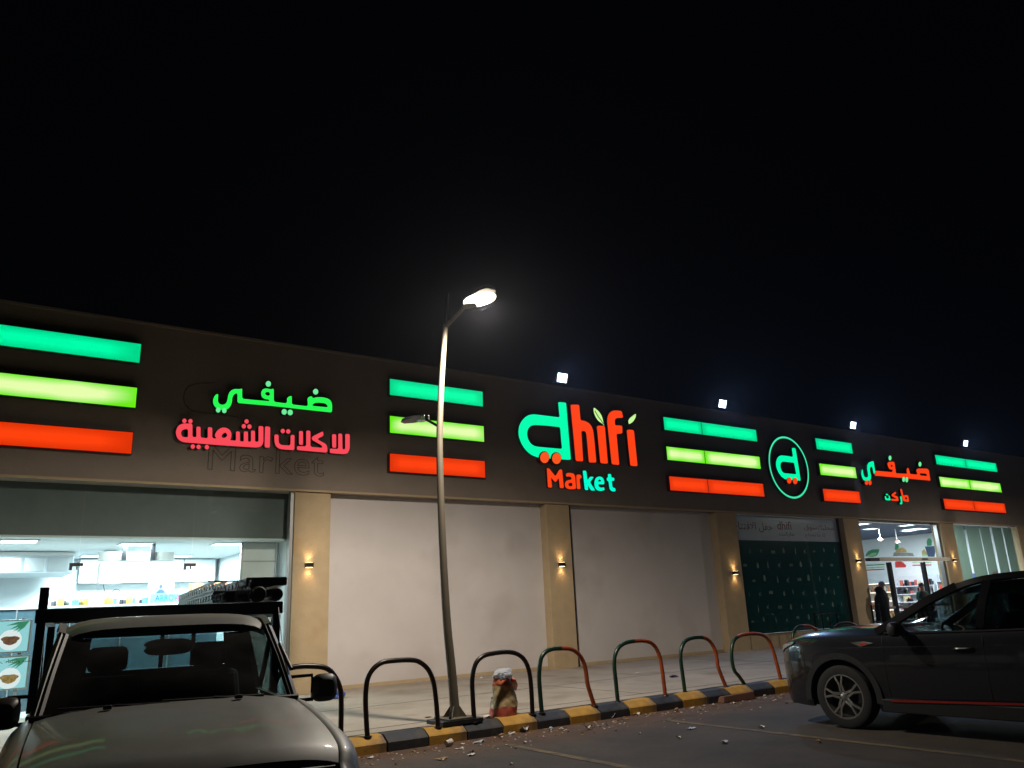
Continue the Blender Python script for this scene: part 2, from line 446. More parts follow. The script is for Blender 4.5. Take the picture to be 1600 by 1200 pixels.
# ---- the shop building
bld = thing('shop_building', 'long single storey shop building with tall beige fascia and tan pilasters', 'building', (20, YW, 0))
XL, XR = -14.0, 50.0
mb = MB(); mb.box(XL, XR, 15.50, 16.0, 4.06, 7.06); fascia = mb.build('fascia', M['fascia'], bld)
mb = MB(); mb.box(XL, XR, 15.47, 16.05, 7.06, 7.11); mb.build('parapet_cap', M['fascia'], bld)
mb = MB(); mb.box(XL, XR, 15.485, 15.52, 4.035, 4.075); mb.build('drip_edge', M['pilaster'], bld)
mb = MB(); mb.box(XL, XR, 15.525, 15.95, 4.04, 4.058); mb.build('soffit', M['fascia'], bld)
mb = MB(); mb.box(XL, XR, 16.02, 26, 6.2, 6.4); mb.build('roof_slab', M['fascia'], bld)
mb = MB(); mb.box(XL, XR, 26, 26.3, 0, 6.4); mb.build('rear_wall', M['fascia'], bld)
for X in (XL, XR-0.3):
    mb = MB(); mb.box(X, X+0.3, 16.02, 25.99, 0, 6.19); mb.build('end_wall', M['fascia'], bld)
PIL = [(-0.75, 0.0), (5.60, 6.36), (11.93, 12.66), (18.08, 18.96), (24.36, 25.26), (30.56, 31.55), (36.82, 37.75), (43.1, 44.0)]
for a, b in PIL:
    mb = MB(); mb.box(a, b, YW, 15.92, SW-0.05, 4.035); mb.build('pilaster', M['pilaster'], bld, bevel=0.012)
for a, b in ((6.36, 11.93), (12.66, 18.08), (37.75, 43.1), (-14, -0.75)):
    mb = MB(); mb.box(a+0.004, b-0.004, 15.80, 15.96, SW-0.05, 4.035); mb.build('wall_panel', M['panel'], bld)
    mb = MB(); mb.box(a+0.01, b-0.01, 15.785, 15.798, SW, SW+0.07); mb.build('skirting', M['pilaster'], bld)
# dark upright tube in the corner right of the second pilaster
mb = MB(); mb.tube([(12.75, 15.70, SW), (12.75, 15.70, 4.03)], 0.045, 10)
mb.build('corner_tube', M['darkmetal'], bld, smooth=True)
# old lettering left as sealant outlines on the fascia
def residue():
    c = bpy.data.curves.new('old', 'FONT'); c.body = 'Market'; c.size = 0.86; c.fill_mode = 'NONE'; c.bevel_depth = 0.009; c.bevel_resolution = 0; c.resolution_u = 3; c.space_character = 1.05
    o = bpy.data.objects.new('old', c); COL.objects.link(o)
    dg = bpy.context.evaluated_depsgraph_get(); dg.update(); me = o.evaluated_get(dg).to_mesh()
    vs = [tuple(v.co) for v in me.vertices]; fs = [tuple(p.vertices) for p in me.polygons]
    o.evaluated_get(dg).to_mesh_clear(); bpy.data.objects.remove(o); bpy.data.curves.remove(c)
    a = onY(324, 733, 15.5); b = onY(506, 743, 15.5)
    xs = [v[0] for v in vs]; k = (b.x-a.x)/(max(xs)-min(xs))
    mb = MB(); mb.add([(a.x+(v[0]-min(xs))*k, 15.497-v[2]*0.5, a.z+v[1]*0.82) for v in vs], fs)
    # part of the big round letter that stood above it
    P = [onY(260+x/5.333, 570+y/5.333, 15.497) for x, y in [(600, 440), (520, 425), (400, 412), (280, 400), (200, 375), (150, 320), (145, 250), (180, 190), (260, 160), (400, 150)]]
    mb.tube(crom(P, 4), 0.008, 5)
    return mb
tag(residue().build('old_sign_outline', mat('old sealant', (0.13, 0.105, 0.085), 0.8, var=0.2), fascia), kind='stuff')

# ---- food shop on the left: glass front and room
gl = MB()
paneX = [0.0, 1.86, 3.72, 5.52]
for a, b in zip(paneX[:-1], paneX[1:]):
    mb = MB(); mb.box(a+0.006, b-0.006, 15.700, 15.712, SW, 4.03); mb.build('glass_pane', M['glass'], bld)
mb = MB(); mb.box(5.53, 5.598, 15.62, 15.78, SW, 4.03); mb.build('window_frame', M['trimmetal'], bld, bevel=0.004)
for X, Z in ((1.86, 2.61), (3.72, 2.60)):
    mb = MB(); mb.box(X-0.13, X+0.08, 15.67, 15.74, Z-0.02, Z+0.035)
    mb.box(X-0.13, X-0.085, 15.67, 15.74, Z-0.085, Z-0.0205); mb.box(X-0.02, X+0.0, 15.68, 15.73, Z-0.08, Z-0.0205)
    mb.build('door_fitting', M['blackpl'], bld, bevel=0.003)
mb = MB(); mb.box(-0.7, 5.598, 15.98, 16.05, 3.14, 4.05); mb.build('bulkhead', M['bulk'], bld)
mb = MB(); mb.box(-0.7, 5.598, 15.98, 21.0, 3.10, 3.135); mb.build('shop_ceiling', M['iwhite'], bld)
mb = MB(); mb.box(-0.7, 5.598, 21.0, 21.1, 0.1, 3.5); mb.build('shop_back_wall', M['iwhite'], bld)
mb = MB(); mb.box(5.605, 5.70, 15.93, 21.0, 0.1, 3.5); mb.build('shop_side_wall', M['iwhite'], bld)
mb = MB(); mb.box(-0.80, -0.705, 15.93, 21.0, 0.1, 3.5); mb.build('shop_side_wall', M['iwhite'], bld)
mb = MB(); mb.box(-0.7, 5.6, 15.902, 21.0, 0.05, SW+0.004); mb.build('shop_floor', mat('pale floor tile', (0.5, 0.5, 0.48), 0.3, var=0.05), bld)

# ---- market on the right: window bays, entrance and room
# bay with the green poster film
teal = filmmat('teal poster film', (0.030, 0.16, 0.155), 0.75)
lite = filmmat('pale poster film', (0.74, 0.70, 0.75), 0.5)
mb = MB(); mb.box(18.965, 24.355, 15.64, 15.95, SW-0.05, 0.56); mb.build('window_plinth', M['pilaster'], bld)
for a, b in ((18.98, 20.72), (20.72, 22.52), (22.52, 24.34)):
    mb = MB(); mb.box(a+0.004, b-0.004, 15.76, 15.772, 0.575, 4.025); mb.build('glass_pane', M['glass'], bld)
mb = MB()
for X in (18.966, 24.30): mb.box(X, X+0.05, 15.74, 15.80, 0.575, 4.03)
mb.box(19.02, 24.296, 15.74, 15.80, 0.56, 0.574)
mb.build('window_frame', M['darkmetal'], bld)
mb = MB(); mb.box(19.0, 24.32, 15.792, 15.80, 0.58, 3.27); poster = mb.build('poster_film', teal, bld)
mb = MB(); mb.box(19.0, 24.32, 15.792, 15.80, 3.274, 4.02); mb.build('poster_band', lite, bld)
# motifs printed over the film, row by row
def motif(mb, kind, x, z, s):
    y = 15.7895
    def poly(pts):
        mb.add([(x+a*s, y, z+b*s) for a, b in pts], [tuple(range(len(pts)))])
    if kind == 0:   # avocado
        poly([(math.sin(t)*(0.42+0.14*math.cos(t)), -math.cos(t)*0.75) for t in [2*PI*k/12 for k in range(12)]])
    elif kind == 1:  # bottle
        poly([(-.16, -.8), (.16, -.8), (.18, .1), (.07, .35), (.07, .8), (-.07, .8), (-.07, .35), (-.18, .1)])
    elif kind == 2:  # carton and a sprig
        poly([(-.55, -.55), (.1, -.45), (.1, .05), (-.5, 0)]); poly([(.15, .1), (.55, .6), (.35, .05)])
        poly([(-.6, -.75), (.5, -.68), (.5, -.60), (-.6, -.66)])
    else:           # a row of eggs
        for k in (-.45, 0, .45):
            poly([(k+.2*math.cos(t), .28*math.sin(t)-.1) for t in [2*PI*q/8 for q in range(8)]])
        poly([(-.7, -.5), (.7, -.5), (.7, -.36), (-.7, -.36)])
mb = MB(); ki = 0
for r, z in enumerate((2.98, 2.56, 2.14, 1.72, 1.32, .95)):
    for c in range(10):
        x = 19.2+c*0.53+(0.22 if r % 2 else 0)+rnd.uniform(-.05, .05)
        if x < 24.15: motif(mb, ki % 4, x, z+rnd.uniform(-.04, .04), rnd.uniform(.085, .14))
        ki += 1
    ki += 1
o = mb.build('printed_motif', mat('print pale green', (0.17, 0.28, 0.26), 0.5, var=0.45, scale=1.3), poster); tag(o, kind='stuff')
def walltext(s, x0, x1, z, h, m, parent, y=15.7895, name='lettering', bold=0.004):
    vs, fs = textmesh(s, 1.0, bold)
    xs = [v[0] for v in vs]; k = (x1-x0)/(max(xs)-min(xs)); mx = min(xs)
    ys = [v[1] for v in vs]; kz = h/(max(ys)-min(ys)); mn = min(ys)
    mb = MB(); mb.add([(x0+(v[0]-mx)*k, y, z+(v[1]-mn)*kz) for v in vs], fs)
    return tag(mb.build(name, m, parent), kind='stuff')
crim = mat('print crimson', (0.32, 0.04, 0.07), 0.5, var=0.1)
ink = mat('print dark', (0.06, 0.06, 0.07), 0.5, var=0.1)
walltext(ar('\uFEA3\uFED4\uFEDE \uFE8D\uFEFB\uFED3\uFE98\uFE98\uFE8E\uFEA1'), 19.05, 20.9, 3.46, 0.36, crim, poster)
walltext('dhifi', 21.15, 21.85, 3.62, 0.26, crim, poster); walltext(ar('\uFEE3\uFE8E\uFEAD\uFEDB\uFE96'), 21.2, 21.95, 3.40, 0.15, ink, poster)
walltext(ar('\uFEE3\uFEA4\uFEE0\uFE92\uFEE0\uFE98\uFEB4\uFEEE\uFED5'), 22.5, 24.1, 3.60, 0.22, crim, poster); walltext(ar('\uFEDB\uFEE0 \uFEE3\uFE8E \uFE97\uFEA4\uFE98\uFE8E\uFE9D'), 22.5, 23.6, 3.38, 0.15, crim, poster)

# entrance bay
alu = M['trimmetal']
mb = MB()
for X in (25.27, 30.49): mb.box(X, X+0.065, 15.66, 15.80, SW, 4.03)
mb.box(25.336, 30.488, 15.68, 15.78, 3.96, 4.03)
mb.build('entrance_frame', alu, bld, bevel=0.004)
for X, w in ((26.85, 0.16), (29.08, 0.15)):
    mb = MB(); mb.box(X, X+w, 15.66, 15.78, SW, 2.60); mb.build('door_mullion', M['darkmetal'], bld, bevel=0.006)
for a, b, z0, z1 in ((25.345, 27.6, 2.76, 3.95), (27.61, 30.48, 2.76, 3.95), (25.345, 26.84, SW+0.02, 2.60), (29.24, 30.48, SW+0.02, 2.60)):
    mb = MB(); mb.box(a, b, 15.715, 15.727, z0, z1); mb.build('glass_pane', M['glass'], bld)
mb = MB(); mb.box(25.9, 30.54, 15.40, 15.60, 2.62, 2.745); hd = mb.build('door_header', mat('cream door header', (0.62, 0.58, 0.52), 0.5, var=0.05), bld, bevel=0.01)
mb = MB(); mb.box(25.34, 25.895, 15.42, 15.60, 2.62, 2.73); mb.build('header_end', M['blackpl'], hd)
mb = MB(); mb.box(28.55, 28.95, 15.385, 15.398, 2.66, 2.705); mb.build('door_sensor', M['blackpl'], hd)
mb = MB(); mb.box(25.35, 30.48, 15.68, 15.70, 1.05, 1.13); mb.build('push_rail', alu, bld)

# frosted bay far right
frost = filmmat('frosted film', (0.42, 0.50, 0.45), 0.55)
for a, b in ((31.56, 33.3), (33.31, 35.05), (35.06, 36.81)):
    mb = MB(); mb.box(a, b-0.005, 15.70, 15.712, SW, 4.0); mb.build('glass_pane', M['glass'], bld)
FX = [(31.6, 32.62), (32.80, 33.86), (33.93, 34.72), (34.92, 35.74), (35.86, 36.62)]
for a, b in FX:
    mb = MB(); mb.box(a, b, 15.718, 15.722, SW, 3.98); mb.build('frosted_strip', frost, bld)
for i, (a, b) in enumerate(FX):
    z = (1.72, 1.78, 2.05, 1.80, 1.7)[i]
    walltext('dhifi', a+0.28, a+0.72, z, 0.2, crim, bld, y=15.698); walltext(ar('\uFEE3\uFE8E\uFEAD\uFEDB\uFE96'), a+0.28, a+0.75, z-0.15, 0.1, ink, bld, y=15.698)
# market room
mb = MB(); mb.box(18.7, 36.99, 16.01, 25.9, 4.14, 4.2); mb.build('market_ceiling', M['darkblue'], bld)
mb = MB(); mb.box(18.7, 37.0, 15.97, 25.95, 0.05, SW+0.004); mb.build('market_floor', mat('market floor tile', (0.45, 0.45, 0.44), 0.25, var=0.05), bld)
mb = MB(); mb.box(37.0, 37.1, 15.97, 25.95, 0.1, 4.14); sidew = mb.build('market_side_wall', M['iwhite'], bld)
mb = MB(); mb.box(18.7, 36.99, 25.8, 25.95, SW, 4.13); mb.build('market_back_wall', M['iwhite'], bld)
mb = MB(); mb.box(18.6, 18.69, 16.01, 25.95, 0.1, 4.13); mb.build('market_side_wall', M['iwhite'], bld)
# pictures printed on the side wall (seen through the entrance)
def sideprint(name, pts, m, off=0.0, z=10.0, ox=1330, oy=810):
    P = [onX(ox+x/z, oy+y/z, 36.99-off) for x, y in pts]
    vs = P+[p+Vector((0.008, 0, 0)) for p in P]; n = len(P)
    mb = MB(); mb.add(vs, [tuple(range(n))]+[(k, (k+1) % n, n+(k+1) % n, n+k) for k in range(n)])
    return mb.build(name, m, sidew)
pg = mat('print leaf green', (0.05, 0.30, 0.14), 0.5, var=0.3, scale=3)
pgl = mat('print light green', (0.30, 0.55, 0.28), 0.5, var=0.2)
pr = mat('print tomato red', (0.55, 0.05, 0.05), 0.5, var=0.35, scale=5)
py_ = mat('print ochre', (0.55, 0.38, 0.14), 0.5, var=0.4, scale=6)
pgr = mat('print grey brown', (0.30, 0.28, 0.25), 0.5, var=0.3, scale=4)
pnv = mat('print slate blue', (0.05, 0.08, 0.15), 0.5, var=0.1)
sideprint('leaf_print', [(220, 590), (235, 550), (270, 510), (330, 485), (440, 480), (430, 530), (400, 580), (330, 605)], pg)
sideprint('leaf_print', [(230, 590), (330, 540), (400, 535), (390, 570), (320, 598)], pgl, 0.01)
sideprint('crate_print', [(650, 590), (670, 530), (960, 540), (985, 590)], pgr)
sideprint('fruit_print', [(690, 530), (700, 490), (745, 470), (800, 455), (850, 480), (870, 530)], py_, 0.002)
sideprint('leaf_print', [(680, 490), (690, 400), (730, 390), (745, 450), (720, 490)], pg, 0.004)
sideprint('fruit_print', [(1110, 590), (1100, 520), (1140, 480), (1180, 540), (1190, 590)], py_, 0.002)
sideprint('leaf_print', [(1120, 590), (1130, 550), (1180, 560), (1190, 592)], pgl, 0.006)
sideprint('pot_print', [(1150, 440), (1330, 430), (1300, 600), (1200, 598)], pnv, 0.004)
sideprint('cactus_print', [(1185, 430), (1178, 360), (1200, 315), (1235, 310), (1260, 350), (1255, 425)], pg, 0.004)
sideprint('tomato_print', [(690, 770), (685, 680), (740, 655), (800, 680), (860, 735), (850, 765)], pr, 0.002)
for y0, m in ((725, pg), (765, pgl), (800, pr)):
    sideprint('stripe_print', [(235, y0), (520, y0-15), (522, y0+2), (238, y0+18)], m, 0.002)
for y0, m in ((685, pgl), (725, pr)):
    sideprint('stripe_print', [(955, y0), (1250, y0-8), (1252, y0+9), (957, y0+17)], m, 0.002)

# ================================================================== LIT SIGNS ON THE FASCIA
YF = 15.50                                  # fascia face
G_EDGE, G_CORE = (0.0, 0.72, 0.26), (0.0, 1.0, 0.42)
L_EDGE, L_CORE = (0.15, 0.84, 0.008), (0.80, 1.0, 0.42)
R_EDGE, R_CORE = (0.80, 0.035, 0.002), (1.0, 0.055, 0.004)
lb = {'green': lightbox('lit green acrylic', G_EDGE, G_CORE, 0.9, 1.0, 0.15),
      'lime': lightbox('lit lime acrylic', L_EDGE, L_CORE, 1.0, 1.0, 0.5),
      'red': lightbox('lit red acrylic', R_EDGE, R_CORE, 0.9, 1.0, 0.2)}
case = {'green': mat('green sign return', (0.01, 0.09, 0.045), 0.4, var=0), 'lime': mat('lime sign return', (0.03, 0.10, 0.01), 0.4, var=0),
        'red': mat('red sign return', (0.10, 0.006, 0.004), 0.4, var=0)}
ROWS = (('green', 6.24, 6.635, 'top'), ('lime', 5.38, 5.785, 'middle'), ('red', 4.53, 4.945, 'bottom'))
GROUPS = [((-2.4, 2.50), 'left of the green Arabic word', ()),
          ((7.60, 10.08), 'behind the lamp post', ()),
          ((16.13, 20.19), 'between big logo and ring logo', (17.70,)),
          ((23.20, 25.29), 'short one right of the ring logo', ()),
          ((30.80, 35.72), 'farthest right, past the small Arabic sign', (33.12,))]
for (x0, x1), where, joints in GROUPS:
    for col, z0, z1, row in ROWS:
        t = thing('light_bar', '%s light bar, %s of three, %s' % (col, row, where), 'light box', ((x0+x1)/2, YF, z0), 0, 'light bars in stripes on the fascia')
        xs = [x0]+list(joints)+[x1]
        for a, b in zip(xs[:-1], xs[1:]):
            mb = MB(); mb.box(a+0.014, b-0.014, YF-0.120, YF-0.108, z0+0.014, z1-0.014); mb.build('face', lb[col], t)
        mb = MB()
        mb.box(x0, x1, YF-0.1075, YF-0.003, z0, z1)
        mb.box(x0, x1, YF-0.125, YF-0.108, z0, z0+0.013); mb.box(x0, x1, YF-0.125, YF-0.108, z1-0.013, z1)
        for a in xs: 
            q = min(max(a, x0+0.0065), x1-0.0065); mb.box(q-0.0065, q+0.0065, YF-0.124, YF-0.108, z0+0.0135, z1-0.0135)
        mb.build('casing', case[col], t)

e_teal = emis('lit teal letter', (0.0, 1.0, 0.42), 1.0)
e_teal2 = emis('lit pale teal line', (0.06, 0.95, 0.48), 0.85)
e_red = emis('lit orange red letter', (1.0, 0.055, 0.006), 1.0)
e_dot = emis('lit orange dot', (1.0, 0.10, 0.012), 0.95)
e_leaf = emis('lit pale leaf', (0.62, 1.0, 0.34), 0.95)
e_cyan = emis('lit cyan letter', (0.0, 1.0, 0.62), 1.0)
e_gr = emis('lit green letter', (0.02, 1.0, 0.09), 0.95)
e_gr2 = emis('lit mint dot', (0.18, 0.95, 0.36), 0.9)
e_rose = emis('lit rose letter', (1.0, 0.075, 0.105), 0.95)
r_g = case['green']; r_r = case['red']
def tracer(ox, oy, sc, Y):
    return lambda x, y: onY(ox+x/sc, oy+y/sc, Y)
def ell(cx, cy, rx, ry, n=20):
    return [(cx+rx*math.cos(2*PI*k/n), cy+ry*math.sin(2*PI*k/n)) for k in range(n)]
def letter(name, T, contours, e, ret, parent, depth=0.10, push=0.0, it=1):
    cs = []
    for c in contours:
        P = [T(x, y) for x, y in c]
        cs.append(soft([(p.x, p.z) for p in P], it) if it else [(p.x, p.z) for p in P])
    return wallshape(name, cs, YF-0.02-depth-push, depth+push, (e, ret), parent)

# ---- big Latin logo
T = tracer(800, 610, 7.057, YF-0.12)
lg = thing('logo_sign', 'big glowing logo lettering with teal trolley shaped d and red hifi', 'sign', tuple(T(640, 760)), 0)
letter('letter', T, [[(508, 128), (552, 131), (597, 135), (610, 300), (628, 520), (650, 765), (600, 764), (300, 742), (235, 722), (190, 695), (140, 645), (100, 580), (75, 510), (70, 450), (80, 390), (105, 340), (145, 295), (190, 270), (240, 262), (380, 280), (525, 297), (516, 210)],
    [(530, 405), (400, 390), (255, 380), (215, 388), (185, 412), (168, 450), (165, 490), (180, 545), (210, 590), (250, 615), (290, 622), (420, 634), (552, 645), (540, 520)]], e_teal, r_g, lg)
for cx, cy in ((352, 742), (484, 752)):
    letter('wheel_dot', T, [ell(cx, cy, 50, 62)], e_dot, r_r, lg, push=0.03, it=0)
    letter('dot_rim', T, [ell(cx, cy, 59, 72)], r_r, r_r, lg, push=0.012, it=0)
for c in ([(645, 157), (692, 157), (740, 158), (748, 240), (757, 330), (800, 335), (850, 360), (880, 400), (897, 450), (915, 620), (930, 795), (890, 795), (848, 795), (835, 640), (820, 480), (810, 455), (790, 445), (765, 450), (775, 620), (785, 782), (745, 781), (703, 778), (675, 470)],
          [(935, 395), (955, 388), (1010, 390), (1025, 405), (1040, 600), (1058, 808), (1016, 806), (975, 802), (955, 600)],
          [(1210, 228), (1218, 265), (1225, 300), (1190, 302), (1150, 305), (1132, 330), (1135, 360), (1138, 385), (1176, 386), (1215, 388), (1216, 430), (1218, 475), (1185, 477), (1152, 480), (1168, 650), (1183, 822), (1142, 818), (1100, 815), (1075, 580), (1050, 350), (1052, 300), (1068, 255), (1105, 225), (1150, 220)],
          [(1265, 440), (1285, 432), (1330, 435), (1345, 448), (1365, 640), (1385, 835), (1345, 833), (1305, 830), (1285, 640)]):
    letter('letter', T, [c], e_red, r_r, lg)
letter('leaf', T, [[(900, 185), (930, 208), (960, 235), (990, 280), (1003, 330), (1018, 395), (1000, 370), (950, 335), (920, 290), (900, 235)]], e_leaf, r_g, lg)
P = [T(x, y)+Vector((0, -0.006, 0)) for x, y in [(912, 225), (950, 290), (985, 335), (1008, 375)]]
mb = MB(); mb.tube(crom(P, 4), 0.012, 6); mb.build('leaf_vein', case['green'], lg)
letter('leaf', T, [[(1368, 255), (1366, 280), (1362, 300), (1335, 345), (1290, 375), (1280, 340), (1295, 310), (1330, 280)]], e_leaf, r_g, lg)
mk = thing('word_sign', 'smaller glowing Market lettering, half orange half cyan, under the big logo', 'sign', tuple(T(780, 1100)), 0)
for cs, e, r in (([[(392, 855), (406, 857), (420, 860), (455, 905), (487, 945), (508, 908), (530, 870), (560, 868), (570, 970), (580, 1075), (558, 1075), (535, 1075), (530, 1015), (522, 960), (505, 992), (487, 1012), (460, 985), (437, 955), (445, 1010), (450, 1070), (428, 1070), (405, 1068), (398, 960)]], e_red, r_r),
                 ([[(600, 915), (640, 905), (690, 915), (705, 945), (710, 1015), (715, 1085), (678, 1087), (640, 1088), (605, 1075), (590, 1045), (595, 1005), (630, 985), (665, 982), (662, 955), (640, 945), (605, 952)], [(672, 1017), (640, 1017), (628, 1035), (640, 1055), (674, 1055)]], e_red, r_r),
                 ([[(718, 930), (735, 926), (755, 925), (772, 935), (778, 965), (753, 970), (759, 1030), (765, 1085), (743, 1086), (724, 1085), (720, 1010)]], e_red, r_r),
                 ([[(788, 882), (807, 883), (826, 885), (834, 935), (840, 990), (868, 950), (890, 950), (912, 952), (890, 982), (868, 1010), (898, 1056), (928, 1103), (904, 1103), (880, 1102), (862, 1073), (845, 1045), (850, 1098), (832, 1097), (812, 1095), (800, 990)]], e_cyan, r_g),
                 ([[(1022, 1066), (1028, 1082), (1030, 1098), (985, 1108), (945, 1100), (920, 1065), (915, 1010), (930, 965), (965, 945), (1005, 955), (1025, 990), (1028, 1035), (990, 1034), (958, 1032), (968, 1062), (990, 1072)], [(955, 1003), (975, 1002), (992, 1001), (985, 982), (966, 980)]], e_cyan, r_g),
                 ([[(1065, 920), (1082, 920), (1100, 920), (1105, 960), (1120, 960), (1135, 960), (1138, 995), (1122, 995), (1108, 995), (1118, 1070), (1148, 1075), (1152, 1112), (1110, 1112), (1085, 1090), (1072, 998), (1055, 995), (1052, 962), (1068, 960)]], e_cyan, r_g)):
    letter('letter', T, cs, e, r, mk, depth=0.07)

# ---- Arabic sign over the food shop
T = tracer(260, 570, 5.3333, YF-0.12)
s1 = thing('word_sign', 'glowing green Arabic word over the left food shop', 'sign', tuple(T(880, 390)), 0)
letter('lettering', T, [[(432, 240), (405, 252), (388, 290), (390, 325), (408, 355), (440, 372), (490, 378), (525, 360), (545, 320), (552, 262), (575, 238), (592, 240), (592, 280), (592, 318), (740, 331), (880, 343), (1130, 371), (1380, 398), (1382, 335), (1372, 300), (1345, 280), (1300, 270), (1245, 270), (1222, 280), (1210, 258), (1175, 275), (1177, 310), (1178, 345), (1110, 338), (1045, 330), (1045, 290), (1045, 255), (1005, 272), (1005, 322), (950, 315), (895, 308), (895, 250), (895, 195), (875, 205), (830, 195), (800, 205), (788, 235), (795, 270), (820, 285), (855, 290), (858, 303), (745, 294), (632, 283), (632, 240), (632, 195), (615, 203), (570, 200), (535, 215), (515, 250), (508, 300), (495, 325), (465, 335), (440, 325), (428, 300), (432, 270)],
    [(820, 230), (860, 225), (862, 258), (830, 255)], [(1215, 342), (1225, 322), (1260, 314), (1320, 320), (1340, 335), (1345, 354), (1280, 348)]], e_gr, r_g, s1)
for cx, cy, r in ((848, 160, 22), (1242, 225, 22), (430, 378, 19), (481, 383, 19), (980, 393, 22), (1030, 398, 22)):
    letter('dot', T, [ell(cx, cy, r, r+2, 16)], e_gr2, r_g, s1, it=0, push=0.012)
s2 = thing('word_sign', 'glowing rose red Arabic words under the green Arabic word', 'sign', tuple(T(800, 740)), 0)
for cs in ([[(1490, 576), (1509, 577), (1528, 578), (1528, 640), (1528, 700), (1510, 738), (1480, 745), (1420, 740), (1362, 735), (1362, 716), (1362, 698), (1400, 700), (1432, 702), (1432, 640), (1432, 573), (1448, 574), (1465, 575), (1466, 640), (1467, 704), (1490, 705), (1490, 640)]],
           [[(1380, 578), (1398, 579), (1415, 580), (1415, 640), (1415, 692), (1398, 691), (1382, 690), (1381, 640)]],
           [[(1305, 553), (1307, 572), (1310, 590), (1255, 620), (1330, 660), (1342, 690), (1340, 732), (1210, 721), (1088, 710), (1088, 694), (1088, 678), (1125, 679), (1165, 680), (1165, 615), (1165, 548), (1182, 549), (1200, 550), (1200, 615), (1200, 684), (1300, 692), (1295, 672), (1212, 625), (1212, 600), (1260, 576)]],
           [[(1105, 551), (1122, 552), (1138, 553), (1138, 610), (1138, 668), (1122, 667), (1105, 665), (1105, 610)]],
           [[(900, 580), (918, 582), (935, 583), (935, 620), (937, 650), (955, 668), (1000, 671), (1033, 672), (1035, 630), (1035, 585), (1052, 585), (1068, 585), (1067, 650), (1066, 712), (1000, 707), (945, 702), (912, 680), (900, 640)]],
           [[(822, 512), (845, 515), (865, 518), (864, 600), (862, 692), (840, 690), (818, 688), (820, 600)]],
           [[(755, 690), (450, 670), (140, 645), (100, 625), (80, 585), (80, 545), (100, 505), (140, 488), (180, 489), (217, 490), (217, 545), (217, 600), (235, 602), (250, 603), (250, 560), (250, 515), (268, 516), (285, 517), (285, 560), (285, 606), (315, 609), (345, 612), (345, 570), (345, 520), (364, 521), (382, 523), (382, 570), (382, 612), (420, 615), (400, 590), (420, 550), (460, 522), (505, 525), (540, 555), (543, 600), (530, 628), (555, 630), (580, 632), (580, 595), (580, 555), (596, 556), (612, 557), (612, 600), (612, 636), (628, 638), (645, 640), (645, 600), (645, 555), (662, 556), (680, 557), (680, 600), (680, 640), (692, 640), (705, 640), (705, 595), (705, 548), (722, 549), (738, 550), (738, 595), (738, 640), (753, 640), (768, 640), (768, 575), (768, 510), (788, 511), (808, 513), (808, 580), (808, 650), (790, 680)],
            [(132, 600), (120, 570), (130, 545), (160, 535), (180, 538), (180, 570), (180, 604), (155, 603)], [(490, 560), (510, 585), (495, 605), (470, 612), (455, 590)]]):
    letter('lettering', T, cs, e_rose, r_r, s2)
for cx, cy in ((150, 467), (200, 470), (668, 472), (645, 512), (692, 515), (970, 552), (1015, 555), (220, 681), (268, 684), (337, 686)):
    letter('dot', T, [ell(cx, cy, 18, 19, 14)], e_rose, r_r, s2, it=0)

# ---- ring logo
T = tracer(1180, 660, 8.572, YF-0.12)
c0 = T(445, 604); rg = thing('ring_logo', 'round glowing teal ring around a trolley shaped d', 'sign', (c0.x, YF, c0.z), 0)
R0 = 0.5*(T(370, 185).z-T(535, 1022).z); cx = 0.5*(T(172, 480).x+T(722, 680).x); cz = 0.5*(T(370, 185).z+T(535, 1022).z)
wallshape('ring', [[(cx+R0*math.cos(2*PI*k/72), cz+R0*math.sin(2*PI*k/72)) for k in range(72)], [(cx+(R0-0.06)*math.cos(2*PI*k/72), cz+(R0-0.06)*math.sin(2*PI*k/72)) for k in range(72)]], YF-0.12, 0.10, (e_teal2, r_g), rg)
letter('letter', T, [[(490, 342), (515, 343), (540, 345), (570, 530), (610, 780), (565, 778), (480, 768), (400, 760), (355, 730), (310, 670), (282, 600), (278, 540), (290, 490), (315, 455), (350, 440), (430, 450), (505, 462), (498, 400)], [(520, 540), (450, 532), (385, 525), (355, 530), (338, 555), (338, 600), (355, 650), (385, 680), (470, 688), (550, 695), (536, 620)]], e_teal, r_g, rg)
for x, y in ((447, 778), (527, 785)):
    letter('wheel_dot', T, [ell(x, y, 31, 44, 18)], e_red, r_r, rg, it=0, push=0.025)

# ---- small Arabic sign over the entrance
T = tracer(1330, 690, 10.907, YF-0.12)
s3 = thing('word_sign', 'glowing red Arabic word with teal tail over the market entrance', 'sign', tuple(T(800, 640)), 0)
letter('lettering', T, [[(380, 330), (395, 420), (412, 515), (398, 540), (385, 560), (372, 500), (360, 440), (345, 425), (325, 440), (318, 480), (330, 540), (338, 580), (335, 640), (315, 662), (265, 663), (215, 662), (190, 625), (172, 560), (175, 500), (195, 465), (205, 540), (225, 600), (265, 615), (290, 595), (285, 540), (272, 470), (275, 400), (300, 355), (345, 340)]], e_teal, r_g, s3)
letter('lettering', T, [[(415, 495), (560, 508), (700, 520), (708, 480), (650, 470), (625, 420), (615, 370), (640, 345), (690, 342), (735, 345), (750, 440), (765, 540), (860, 544), (950, 548), (946, 510), (945, 470), (970, 440), (990, 490), (1005, 552), (1070, 557), (1130, 561), (1118, 525), (1110, 490), (1125, 460), (1200, 458), (1290, 460), (1325, 490), (1338, 580), (1350, 665), (1100, 643), (750, 610), (400, 580), (407, 540)],
    [(672, 396), (702, 398), (706, 430), (680, 428)], [(1165, 540), (1220, 542), (1275, 545), (1297, 588), (1240, 582), (1180, 577)]], e_red, r_r, s3)
